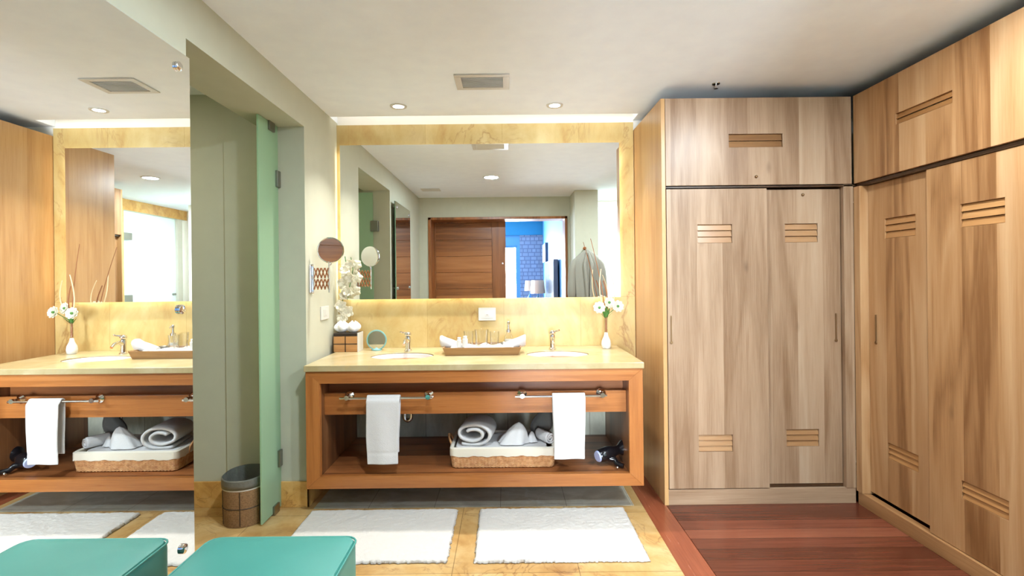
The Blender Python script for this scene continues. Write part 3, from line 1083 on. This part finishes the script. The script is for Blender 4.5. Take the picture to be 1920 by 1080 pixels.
# folded bath towels under the rolls
fz = SZ + .0125
ft = MB()
for k in range(3):
    zz = SZ + .016 + k * .034
    R_ = []
    P = rrect(bx - .01, by, .282, .140, .03, 8)
    for (s, h) in ((.985, 0), (1.0, .008), (1.0, .024), (.985, .032)):
        R_.append([Vector((bx - .01 + (p.x - bx + .01) * s, by + (p.y - by) * s, zz + h + .003 * fbm(p.x * 8, p.y * 8, k))) for p in P])
    ft.rings(R_)
tag(ft.build('folded_towels', M['towel'], smooth=True), 'flat folded white towels filling the wicker basket beneath the rolls', 'towel')
TZ = SZ + .124
roll((-.205, 3.235, TZ + .066), .128, .075, .23, 1.75, PI / 2 - .12, 'thick rolled white bath towel at the left end of the basket', name='bath_towel', th=.016, rot=.6, start=.34, seed=1)


def cone_cloth(c, r, h, lean, label, seed):
    rows = []
    n = 40
    for i in range(13):
        t = i / 12
        ring = []
        for k in range(n):
            a = 2 * PI * k / n
            rad = r * ((1 - t) ** .6) * (1 + .07 * math.sin(a * 5 + seed) * (1 - t) + .09 * math.sin(a * 2 + seed + t * 2) + .1 * fbm(math.cos(a) * 2, math.sin(a) * 2, t * 2 + seed))
            ring.append((c[0] + rad * math.cos(a) * 1.15 + lean[0] * t, c[1] + rad * math.sin(a) * .8 + lean[1] * t, c[2] + h * t))
        rows.append(ring)
    return tag(MB().rings(rows).build('face_towel', M['towel'], smooth=True), label, 'towel')


cone_cloth((.035, 3.17, TZ - .001), .078, .125, (.035, .0), 'white face towel folded to a peak in the middle of the basket', 1)
cone_cloth((.150, 3.19, TZ - .001), .032, .062, (.0, .0), 'small bunched white cloth right of the peaked towel in the basket', 4)
roll((.236, 3.20, TZ + .030), .036, .036, .13, 2.2, PI / 2 + .5, 'small rolled white towel at the right end of the basket', name='face_towel', th=.009, seed=5)
# dark grey cloth bag lying behind
bg = []
for i in range(11):
    t = i / 10
    ring = []
    for k in range(32):
        a = 2 * PI * k / 32
        rr = (math.sin(PI * min(1, .08 + t * .92)) ** .5) * (1 + .08 * fbm(math.cos(a) * 2, math.sin(a) * 2, t * 3))
        ring.append((.205 + .085 * rr * math.cos(a) * (1 - .35 * t) + .055 * t, 3.335 + .045 * rr * math.sin(a), TZ + .002 + .17 * t))
    bg.append(ring)
tag(MB().rings(bg).build('cloth_bag', M['bag'], smooth=True), 'dark grey cloth bag leaning behind the small roll in the basket', 'bag')

# hair dryer lying on the shelf
hd = empty('hair_dryer', (.62, 3.12, SZ), 'black hair dryer lying at the right end of the vanity shelf', 'hair dryer')
axd = Vector((.86, .42, .10)).normalized()
c0 = Vector((.556, 3.085, SZ + .062))
MB().lathe(c0, [(.030, -.008), (.037, .0), (.041, .03), (.043, .06), (.038, .09), (.029, .115), (.027, .14)], 28, axd).build('barrel', M['black'], hd, smooth=True)
MB().lathe(c0, [(.030, -.018), (.034, -.012), (.034, -.009)], 28, axd).build('intake_cap', plain('pale_blue_cap', (168, 178, 214), .3), hd, smooth=True)
MB().lathe(c0, [(.028, .1405), (.030, .15), (.046, .175), (.050, .185)], 28, axd).build('nozzle', M['black'], hd, smooth=True)
MB().tube([c0 + axd * .06 + Vector((0, -.02, -.02)), c0 + axd * .09 + Vector((0.01, -.04, -.032)), (.655, 3.060, SZ + .022), (.69, 3.035, SZ + .018)], [.020, .018, .016, .014], 14).build('grip', M['black'], hd, smooth=True)
MB().ball((.652, 3.030, SZ + .012), .0095).build('grip_ring', M['chrome'], hd, smooth=True)

# ------------------------------------------------------------------ COUNTER OBJECTS
CZ = .8845
# tissue box
tb = empty('tissue_box', (-1.118, 3.565, CZ), 'square wooden tissue box with dark crossing lines beside the left wall', 'tissue box')
MB().box(-1.200, -1.036, 3.503, 3.63, CZ, CZ + .108).build('box', M['boxwood'], tb, bevel=.003)
MB().box(-1.200, -1.036, 3.503, 3.63, CZ + .1085, CZ + .130).build('lid', M['darkline'], tb, bevel=.003)
MB().box(-1.121, -1.115, 3.5015, 3.5035, CZ, CZ + .108).box(-1.200, -1.036, 3.5015, 3.5035, CZ + .052, CZ + .058).build('inlay_lines', M['darkline'], tb)
MB().box(-1.0355, -1.030, 3.505, 3.63, CZ, CZ + .13).build('side_panel', M['plastic'], tb)
for k, cx in enumerate((-1.160, -1.080)):
    rows = []
    for i in range(8):
        t = i / 7
        ring = []
        for j in range(30):
            a = 2 * PI * j / 30
            rad = .014 + .032 * math.sin(PI * min(1, t * 1.0)) ** .8
            rad *= 1 + .22 * math.sin(a * 4 + t * 2 + k)
            ring.append((cx + rad * math.cos(a), 3.565 + rad * .8 * math.sin(a), CZ + .131 + .072 * t + .010 * math.sin(a * 3 + k) * t))
        rows.append(ring)
    MB().rings(rows).build('tissue', M['paper'], tb, smooth=True)


def flower(m_, c, r, n, direction, seed):
    d = Vector(direction).normalized()
    q = Vector((0, 0, 1)).rotation_difference(d)
    for layer in range(2):
        for k in range(n):
            a = 2 * PI * k / n + layer * PI / n + seed
            pts = []
            for i in range(6):
                t = i / 5
                wd = r * .42 * math.sin(PI * (t * .8 + .12))
                rad = r * t * (1 - .2 * layer)
                zz = r * (.25 + layer * .2) * t * t * 1.0
                row = []
                for s in (-1, 0, 1):
                    p = Vector((rad * math.cos(a) - s * wd * math.sin(a), rad * math.sin(a) + s * wd * math.cos(a), zz + (.10 * r if s == 0 else 0) * -1))
                    row.append(Vector(c) + q @ p)
                pts.append(row)
            m_.grid(pts)


# white orchid in the left corner
orc = empty('flower_vase', (-1.185, 3.60, CZ), 'slender white vase of tall white blossoms in the corner behind the tissue box', 'vase')
MB().lathe((-1.190, 3.655, CZ), [(.018, 0), (.022, .01), (.016, .06), (.010, .14), (.010, .21), (.014, .23)], 28).build('vase', M['porcelain'], orc, smooth=True)
stem = [(-1.190, 3.655, CZ + .20), (-1.185, 3.63, 1.17), (-1.165, 3.615, 1.26), (-1.15, 3.60, 1.36), (-1.13, 3.60, 1.46), (-1.145, 3.60, 1.55)]
MB().tube(stem, .003, 8).build('stem', M['leaf'], orc, smooth=True)
for k, (x, y, z, r) in enumerate(((-1.165, 3.59, 1.11, .042), (-1.135, 3.60, 1.16, .050), (-1.175, 3.59, 1.20, .044), (-1.12, 3.58, 1.30, .042),
                                  (-1.150, 3.59, 1.36, .048), (-1.105, 3.58, 1.40, .042), (-1.140, 3.58, 1.45, .040), (-1.105, 3.59, 1.495, .038), (-1.155, 3.60, 1.27, .036))):
    mm = MB()
    flower(mm, (x, y, z), r, 5, (random.uniform(-.2, .5), -1, random.uniform(-.2, .4)), k)
    mm.build('blossom', M['petal2'], orc, smooth=True, solid=.0012)

# round table mirror
rm = empty('table_mirror', (-.920, 3.575, CZ), 'small round table mirror with blue-green rim standing left of the left tap', 'mirror')
tl = Vector((.0, -1, .03)).normalized()
cc = Vector((-.920, 3.575, .957))
blueg = plain('aqua_rim', (120, 170, 170), .3)
MB().lathe(cc - tl * .004, [(.062, .004), (.0635, .008), (.070, .008), (.072, .002), (.066, -.008), (.03, -.012)], 48, tl).build('rim', blueg, rm, smooth=True)
MB().lathe(cc + tl * .001, [(.063, 0), (.063, .002)], 48, tl).build('mirror_disc', M['mirror'], rm)
MB().lathe((-.920, 3.583, CZ), [(.036, 0), (.036, .006), (.018, .012), (.013, .02)], 32).build('stand', blueg, rm, smooth=True)

# wall outlet and switch
ou = empty('wall_socket', (-.142, 3.70, 1.122), 'white rectangular power socket on the stone under the big mirror', 'socket')
MB().box(-.206, -.079, 3.688, 3.6995, 1.075, 1.169).build('plate', M['plastic'], ou, bevel=.004, seg=3)
MB().box(-.158, -.126, 3.6865, 3.6885, 1.110, 1.128).build('socket_insert', M['plastic'], ou, bevel=.001)
MB().box(-.149, -.135, 3.6858, 3.687, 1.116, 1.121).box(-.185, -.100, 3.6870, 3.6885, 1.092, 1.094).build('slots', plain('grey_slots', (150, 148, 142), .5), ou)
sw = empty('light_switch', (XL, 3.40, 1.16), 'white light switch plate on the left wall beside the tissue box', 'switch')
MB().box(XL, XL + .009, 3.335, 3.480, 1.118, 1.208).build('plate', M['plastic'], sw, bevel=.003, seg=3)
MB().box(XL + .009, XL + .012, 3.375, 3.405, 1.14, 1.186).box(XL + .009, XL + .012, 3.412, 3.442, 1.14, 1.186).build('rocker', M['plastic'], sw, bevel=.001)

# extending shaving mirror on the left wall
mm_ = empty('shaving_mirror', (XL, 3.20, 1.39), 'round shaving mirror on a copper scissor arm fixed to the left wall', 'mirror')
MB().box(XL + .001, XL + .012, 3.150, 3.20, 1.303, 1.482).build('wall_plate', M['chrome'], mm_, bevel=.004)
for zc_, sg in ((1.30, 1), (1.485, -1)):
    MB().ball((XL + .012, 3.175, zc_ + sg * .006), .009).build('plate_screw', M['chrome'], mm_, smooth=True)
xa_, xb_ = XL + .024, XL + .114
n_ = 4
stp = (xb_ - xa_) / n_
for k in range(n_):
    a0, a1 = xa_ + k * stp, xa_ + (k + 1) * stp
    for (zlo, zhi) in ((1.325, 1.39), (1.395, 1.46)):
        MB().tube([(a0, 3.172, zlo), (a1, 3.172, zhi)], .0042, 8).build('scissor_link', M['copper'], mm_)
        MB().tube([(a0, 3.180, zhi), (a1, 3.180, zlo)], .0042, 8).build('scissor_link', M['copper'], mm_)
MB().cyl((xa_ - .004, 3.176, 1.318), (xa_ - .004, 3.176, 1.468), .004).cyl((xb_ + .003, 3.176, 1.305), (xb_ + .003, 3.176, 1.50), .0045).build('guide_rod', M['chrome'], mm_, smooth=True)
mc = Vector((-1.108, 3.20, 1.572))
md_ = Vector((.27, -1, .02)).normalized()
MB().lathe(mc, [(.072, .006), (.078, .009), (.082, .006), (.082, -.004), (.074, -.009), (.05, -.010)], 48, md_).build('rim', M['chrome'], mm_, smooth=True)
MB().lathe(mc, [(.0745, .0055), (.0745, .0075)], 48, md_).build('mirror_disc', M['mirror'], mm_)
MB().tube([(xb_ + .003, 3.176, 1.47), (xb_ + .003, 3.20, 1.48), (mc.x - .0, 3.212, 1.488)], .0045, 8).build('swivel_arm', M['chrome'], mm_, smooth=True)

# tray and what it holds
ty = empty('tray', (-.165, 3.40, CZ), 'rectangular brown wooden tray with sloping sides between the basins', 'tray')
xa, xb, ya, yb = -.398, .072, 3.285, 3.530
o_ = .020
MB().box(xa, xb, ya, yb, CZ, CZ + .008).build('base', M['traywood'], ty)


def tside(p0, p1, q0, q1, inn):
    """sloping board: bottom edge p0-p1, top edge q0-q1, thickened by inn"""
    i = Vector(inn)
    pts = [Vector(p0), Vector(p1), Vector(p1) + i, Vector(p0) + i, Vector(q0), Vector(q1), Vector(q1) + i, Vector(q0) + i]
    MB().hexa(pts).build('side_board', M['traywood'], ty, bevel=.001)


zt = CZ + .052
tside((xa, ya, CZ), (xb, ya, CZ), (xa - o_, ya - o_ * .6, zt), (xb + o_, ya - o_ * .6, zt), (0, .008, 0))
tside((xa, yb, CZ), (xb, yb, CZ), (xa - o_, yb + o_ * .6, zt), (xb + o_, yb + o_ * .6, zt), (0, -.008, 0))
tside((xa, ya + .008, CZ), (xa, yb - .008, CZ), (xa - o_, ya - .004, zt), (xa - o_, yb + .004, zt), (.008, 0, 0))
tside((xb, ya + .008, CZ), (xb, yb - .008, CZ), (xb + o_, ya - .004, zt), (xb + o_, yb + .004, zt), (-.008, 0, 0))
# white cloth on the tray floor
rows = []
for i in range(13):
    t = i / 12
    rows.append([(xa + .03 + (xb - xa - .06) * u / 24, ya + .012 + (yb - ya - .03) * t, CZ + .038 + .008 * fbm(u * .35, t * 5) + .006 * math.cos(u)) for u in range(25)])
tag(MB().grid(rows).build('napkin', M['towel'], smooth=True, solid=.012), 'white napkin spread over the floor of the wooden tray', 'napkin')


def draped_roll(cx, cy, s, label):
    """rolled hand towel lying over the short side, thick curled end outside, thin end inside"""
    rows = []
    n = 28
    for i in range(17):
        t = i / 16
        x = cx + s * (.060 - .150 * t)
        z = CZ + .088 - .048 * t ** .9
        r = .040 - .018 * t
        ring = []
        for k in range(n):
            a = 2 * PI * k / n
            rr = r * (1 + .07 * math.sin(a * 3 + t * 5) + .05 * fbm(math.cos(a), math.sin(a), t * 4))
            if i == 0:
                rr *= .80
            ring.append((x + .35 * s * rr * math.sin(a) * 0, cy + rr * 1.25 * math.cos(a), z + rr * math.sin(a)))
        rows.append(ring)
    # curl in the end
    for f_ in (.62, .45):
        rows.insert(0, [(rows[0][k][0] + (s * -.006 if f_ < .6 else 0), cy + (rows[0][k][1] - cy) * f_, CZ + .088 + (rows[0][k][2] - CZ - .088) * f_) for k in range(n)])
    return tag(MB().rings(rows).build('rolled_towel', M['towel'], smooth=True), label, 'towel')


draped_roll(-.385, 3.39, -1, 'rolled white hand towel over the left edge of the tray')
draped_roll(.065, 3.39, 1, 'rolled white hand towel over the right edge of the tray')


def tumbler(x, y, r, h, label):
    z = CZ + .047
    prof = [(r * .86, 0), (r, h), (r - .0022, h), (r * .86 - .003, .006), (.001, .006)]
    t = MB().lathe((x, y, z), prof, 40).build('drinking_glass', M['glass'], None, smooth=True)
    return tag(t, label, 'glass')


tumbler(-.171, 3.40, .048, .108, 'large clear glass tumbler in the middle of the tray')
tumbler(-.262, 3.47, .036, .092, 'clear glass tumbler behind the white bottles, left of the large tumbler')
tumbler(-.085, 3.46, .034, .088, 'clear glass tumbler right of the large tumbler on the tray')
for (x, y, r, h, lb) in ((-.318, 3.365, .0155, .062, 'short white toiletry bottle on the tray, left of the taller one'), (-.278, 3.36, .0175, .070, 'taller white toiletry bottle on the tray before the left tumbler')):
    t = empty('toiletry_bottle', (x, y, CZ + .045), lb, 'bottle')
    MB().lathe((x, y, CZ + .045), [(r, 0), (r + .001, .004), (r + .001, h - .016), (r * .7, h - .013)], 28).build('body', M['plastic'], t, smooth=True)
    MB().lathe((x, y, CZ + .0455 + h - .013), [(r * .75, 0), (r * .75, .014), (r * .6, .016)], 24).build('cap', M['porcelain'], t, smooth=True)
sd_ = MB().lathe((-.015, 3.46, CZ + .045), [(.022, 0), (.032, .012), (.033, .016), (.030, .016), (.020, .006), (.001, .004)], 32).build('soap_dish', M['steel'], smooth=True)
tag(sd_, 'small dark metal dish on the tray near the right rolled towel', 'dish')
sdp = empty('soap_dispenser', (.012, 3.595, CZ), 'glass soap dispenser with chrome pump behind the right end of the tray', 'soap dispenser')
MB().lathe((.012, 3.60, CZ), [(.034, 0), (.037, .006), (.036, .05), (.030, .085), (.018, .105), (.017, .115)], 32).build('bottle', M['glass'], sdp, smooth=True)
MB().lathe((.012, 3.60, CZ + .006), [(.030, 0), (.031, .04), (.028, .06)], 28).build('soap', M['porcelain'], sdp, smooth=True)
MB().lathe((.012, 3.60, CZ + .116), [(.019, 0), (.019, .018), (.008, .022), (.007, .055), (.012, .058), (.012, .072), (.006, .078)], 28).build('pump', M['chrome'], sdp, smooth=True)
MB().tube([(.012, 3.60, CZ + .18), (.012, 3.575, CZ + .182), (.012, 3.565, CZ + .174)], .0045, 8).build('pump_spout', M['chrome'], sdp, smooth=True)

# vase with flowers and twigs on the right
vz = empty('flower_vase', (.697, 3.560, CZ), 'bulbous white bottle vase with white flowers and twigs at the right end of the counter', 'vase')
MB().lathe((.697, 3.560, CZ), [(.026, 0), (.031, .006), (.034, .03), (.030, .055), (.016, .085), (.0115, .11)], 36).build('body', M['porcelain'], vz, smooth=True)
MB().lathe((.697, 3.560, CZ + .1105), [(.0105, 0), (.010, .06), (.013, .105), (.016, .115), (.0145, .115), (.009, .06), (.009, 0)], 32, cap=False).build('neck', M['glass'], vz, smooth=True)
vtop = Vector((.697, 3.560, CZ + .225))


def stemline(p1, bend, r, mat, name, parent, taper=.5):
    p0 = Vector((.697, 3.560, CZ + .115))
    pts = []
    for i in range(13):
        t = i / 12
        p = p0.lerp(vtop, min(1, t * 3)) if t < .33 else vtop.lerp(Vector(p1), (t - .33) / .67)
        b = math.sin(PI * max(0, (t - .33) / .67))
        pts.append(p + Vector(bend) * b + Vector((0, 0, 0)))
    return MB().tube(pts, [r * (1 - taper * i / 12) for i in range(13)], 8).build(name, M[mat], parent, smooth=True)


stemline((.585, 3.50, 1.650), (.01, 0, .0), .004, 'twig', 'twig', vz)
stemline((.655, 3.50, 1.44), (-.025, 0, .0), .006, 'twigw', 'twig', vz)
stemline((.725, 3.52, 1.40), (.045, 0, .0), .005, 'twigw', 'twig', vz)
stemline((.675, 3.53, 1.36), (.02, 0, .0), .007, 'twig', 'twig', vz)
for k, (x, y, z) in enumerate(((.640, 3.50, 1.172), (.768, 3.50, 1.180), (.715, 3.53, 1.205))):
    stemline((x, y + .012, z), (0, 0, .0), .0022, 'leaf', 'stem', vz, 0)
    mm = MB()
    for rr, s_ in ((.042, 0), (.030, .3)):
        flower(mm, (x, y, z), rr, 9, (.25 * (k - .5), -1, .25), s_ + k)
    b = mm.build('flower', M['petal'], vz, smooth=True, solid=.001)
    MB().ball((x, y - .008, z + .002), .009).build('flower_heart', M['leaf'], b, smooth=True)
for k, (dx, dz, l_) in enumerate(((-.3, 1, .075), (.25, 1, .085), (.0, 1, .095), (-.6, .8, .055), (.6, .8, .06))):
    d = Vector((dx, -.2, dz)).normalized()
    s_ = Vector((1, 0, 0)) if abs(dx) < .5 else Vector((.3, .9, 0))
    rows = []
    for i in range(7):
        t = i / 6
        wd = .009 * math.sin(PI * (t * .9 + .08))
        c = vtop + d * l_ * t + Vector((dx * .02 * t * t, 0, 0)) - Vector((0, 0, .02))
        rows.append([c - s_ * wd, c + Vector((0, -.003, 0)), c + s_ * wd])
    MB().grid(rows).build('leaf', M['leaf'], vz, smooth=True, solid=.001)

# ------------------------------------------------------------------ FLOOR OBJECTS


def mat_rug(xa, xb, ya, yb, label, seed):
    m = MB()
    nx, ny = 110, 74
    rows = []
    for j in range(ny + 1):
        row = []
        for i in range(nx + 1):
            x = xa + (xb - xa) * i / nx
            y = ya + (yb - ya) * j / ny
            e = min(i, nx - i, j, ny - j)
            if e == 0:
                x += random.uniform(-.005, .005)
                y += random.uniform(-.005, .005)
            z = .018 + .004 * fbm(x * 60, y * 60, seed) + .004 * fbm(x * 9, y * 9, seed + 3)
            if e == 0:
                z = .0035
            elif e == 1:
                z *= .85
            row.append((x, y, z))
        rows.append(row)
    m.grid(rows)
    a = m.build('bath_mat', M['rug'], smooth=True)
    md = a.modifiers.new('solid', 'SOLIDIFY')
    md.thickness = .0005
    return tag(a, label, 'rug')


mat_rug(-1.175, -.302, 2.462, 3.020, 'white rectangular bath mat on the floor before the left basin', 1)
mat_rug(-.172, .686, 2.456, 3.018, 'white rectangular bath mat on the floor before the right basin', 5)

# teal leather stool
st = empty('stool', (-.835, 1.615, 0), 'square teal leather cube stool in the foreground beside the tall mirror', 'stool')


def cushion(x0_, x1_, y0_, y1_, z0_, z1_, r, puff):
    m = MB()
    cx, cy = (x0_ + x1_) / 2, (y0_ + y1_) / 2
    a, b = (x1_ - x0_) / 2, (y1_ - y0_) / 2
    R = []
    hz = z1_ - z0_
    prof = [(.0, 0), (.95, 0), (1, .012), (1, .03), (1, hz - .03), (.995, hz - .014), (.972, hz - .002)] + [(s, hz + puff * (1 - s * s)) for s in (.93, .8, .65, .45, .25, .08)]
    for s, h in prof[1:]:
        R.append([Vector((cx + (p.x - cx) * s, cy + (p.y - cy) * s, z0_ + h)) for p in resample(rrect(cx, cy, a, b, r, 8), 96)])
    m.rings(R)
    return m


cushion(-1.108, -.560, 1.345, 1.888, .050, .435, .045, .014).build('upholstered_body', M['teal'], st, smooth=True)
pr_ = [Vector((p.x, p.y, .428)) for p in resample(rrect(-.834, 1.6165, .2745, .2715, .045, 8), 120)]
MB().tube(pr_, .0035, 8, True).build('piping', M['teal'], st, smooth=True)
for (x, y) in ((-1.06, 1.39), (-.61, 1.39), (-1.06, 1.84), (-.61, 1.84)):
    MB().lathe((x, y, .0005), [(.022, 0), (.025, .049)], 20).build('foot', M['darkline'], st, smooth=True)

# waste bin behind the glass panel
bn = empty('waste_bin', (-1.535, 2.935, 0), 'brown woven waste bin with grey liner behind the frosted glass panel', 'bin')
bxc, byc = -1.530, 2.945


def bring(a, b, z, sl=0):
    return [Vector((p.x, p.y, z + sl * (p.y - byc))) for p in resample(rrect(bxc, byc, a, b, min(a, b) * .93, 12), 96)]


MB().rings([bring(.108, .112, .002), bring(.110, .114, .008), bring(.114, .118, .205), bring(.112, .116, .205), bring(.108, .112, .012)]).build('body', M['woven'], bn, smooth=True)
MB().rings([bring(.1142, .1182, .2055), bring(.1155, .1195, .216), bring(.1125, .1165, .216), bring(.1125, .1165, .2055)], False).build('rim_band', M['plastic'], bn, smooth=True)
grey = plain('grey_liner', (104, 104, 98), .35, bump=(30, .5, .01))
MB().rings([bring(.1165, .1205, .214), bring(.118, .122, .238), bring(.1165, .1205, .268, .06), bring(.112, .116, .272, .06), bring(.106, .110, .24), bring(.095, .10, .12), bring(.09, .095, .06), bring(.004, .004, .05)], False).build('liner', grey, bn, smooth=True, solid=.0015)
ln = MB()
for z in (.105,):
    ln.tube(bring(.1128, .1168, z), .0022, 6, True)
for ang in (-2.35, -1.35, -.4, .6, 1.6, 2.6):
    pts = []
    for z in (.01, .10, .2):
        ring = bring(.1105 + z * .02, .1145 + z * .02, z)
        p = min(ring, key=lambda q: abs(math.atan2(q.y - byc, q.x - bxc) - ang))
        pts.append(p)
    ln.tube(pts, .0022, 6)
ln.build('grid_lines', M['darkline'], bn)

# ------------------------------------------------------------------ THINGS SEEN IN THE MIRROR
# robe on a hook on the pillar
hk = empty('robe_hook', (1.035, .66, 1.76), 'small wooden peg hook on the pillar face holding the robe', 'hook')
MB().lathe((1.035, .6605, 1.762), [(.022, 0), (.022, .005), (.009, .010), (.008, .05), (.015, .058), (.012, .066)], 24, (0, 1, 0)).build('peg', M['copper'], hk, smooth=True)
rb = empty('bathrobe', (1.05, .73, .62), 'pale grey bathrobe hanging from the hook on the green pillar', 'robe')
prof = [(1.742, .018, .018), (1.725, .04, .022), (1.68, .11, .035), (1.62, .175, .050), (1.57, .195, .058), (1.50, .185, .06), (1.35, .17, .062), (1.15, .165, .062), (1.05, .15, .055), (.9, .175, .064), (.62, .19, .068)]
rows = []
for (z, a, b) in prof:
    ring = []
    for k in range(64):
        t = 2 * PI * k / 64
        f_ = 1 + .06 * math.sin(t * 7 + z * 2) * min(1, (1.75 - z) * 4) + .04 * math.sin(t * 13)
        ring.append((1.055 + a * math.cos(t) * f_, .735 + b * math.sin(t) * f_, z))
    rows.append(ring)
MB().rings(rows).build('robe_body', M['robe'], rb, smooth=True, sub=1)
for s in (-1, 1):
    MB().tube([(1.055 + s * .12, .735, 1.63), (1.055 + s * .185, .735, 1.56), (1.055 + s * .200, .735, 1.40), (1.055 + s * .205, .735, 1.22), (1.055 + s * .205, .735, 1.10)],
              [.03, .055, .052, .056, .058], 20).build('sleeve', M['robe'], rb, smooth=True, sub=1)
MB().tube([(1.045, .775, 1.70), (1.015, .805, 1.55), (1.035, .81, 1.3), (1.045, .812, 1.1)], [.014, .022, .02, .016], 12).build('lapel', M['robe'], rb, smooth=True)
MB().tube([(1.065, .775, 1.70), (1.105, .805, 1.55), (1.095, .81, 1.3), (1.085, .812, 1.1)], [.014, .022, .02, .016], 12).build('lapel', M['robe'], rb, smooth=True)

# bedroom: television, wall panel, lamps on a table
tv = empty('television', (.85, -1.9, 1.3), 'large flat television on the pale blue bedroom wall', 'television')
MB().box(.800, .872, -3.0, -1.20, .80, 1.69).build('casing', plain('grey_casing', (96, 104, 120), .4), tv, bevel=.005)
MB().box(.7955, .7995, -2.98, -1.22, .82, 1.67).build('screen', M['teaglass'], tv)
MB().box(.873, .899, -2.3, -1.9, 1.1, 1.4).build('wall_mount', M['black'], tv)
pc = empty('wall_box', (.87, -3.9, 1.9), 'narrow pale box fixed high on the blue bedroom wall beyond the television', 'box')
MB().box(.842, .899, -4.4, -3.55, 1.72, 2.13).build('casing', M['blue2'], pc, bevel=.004)
MB().box(.842, .899, -3.549, -3.54, 1.72, 2.13).build('end_panel', plain('navy_end', (40, 60, 90), .4), pc)
ct = empty('console_table', (.45, -3.0, 0), 'low wooden console table under the television in the bedroom', 'table')
MB().box(.28, .72, -3.9, -2.2, .72, .76).build('tabletop', M['doorX'], ct, bevel=.004)
for (x, y) in ((.31, -3.86), (.69, -3.86), (.31, -2.24), (.69, -2.24)):
    MB().box(x - .022, x + .022, y - .022, y + .022, 0, .72).build('leg', M['doorZ'], ct)


def table_lamp(x, y, r, h, z, label):
    t = empty('table_lamp', (x, y, .761), label, 'lamp')
    MB().lathe((x, y, .761), [(.07, 0), (.07, .012), (.018, .025), (.05, .12), (.055, .18), (.015, .26), (.010, z - .76)], 32).build('base', M['blue2'], t, smooth=True)
    MB().lathe((x, y, z), [(r, 0), (r * .82, h), (r * .82 - .003, h), (r - .003, 0)], 40, cap=False).build('lamp_shade', M['shade'], t, smooth=True)
    return t


table_lamp(.62, -2.66, .150, .26, 1.07, 'table lamp with metallic beige shade, the nearer of two before the television')
table_lamp(.50, -3.55, .11, .22, 1.10, 'table lamp with pale shade, the farther of two on the console')
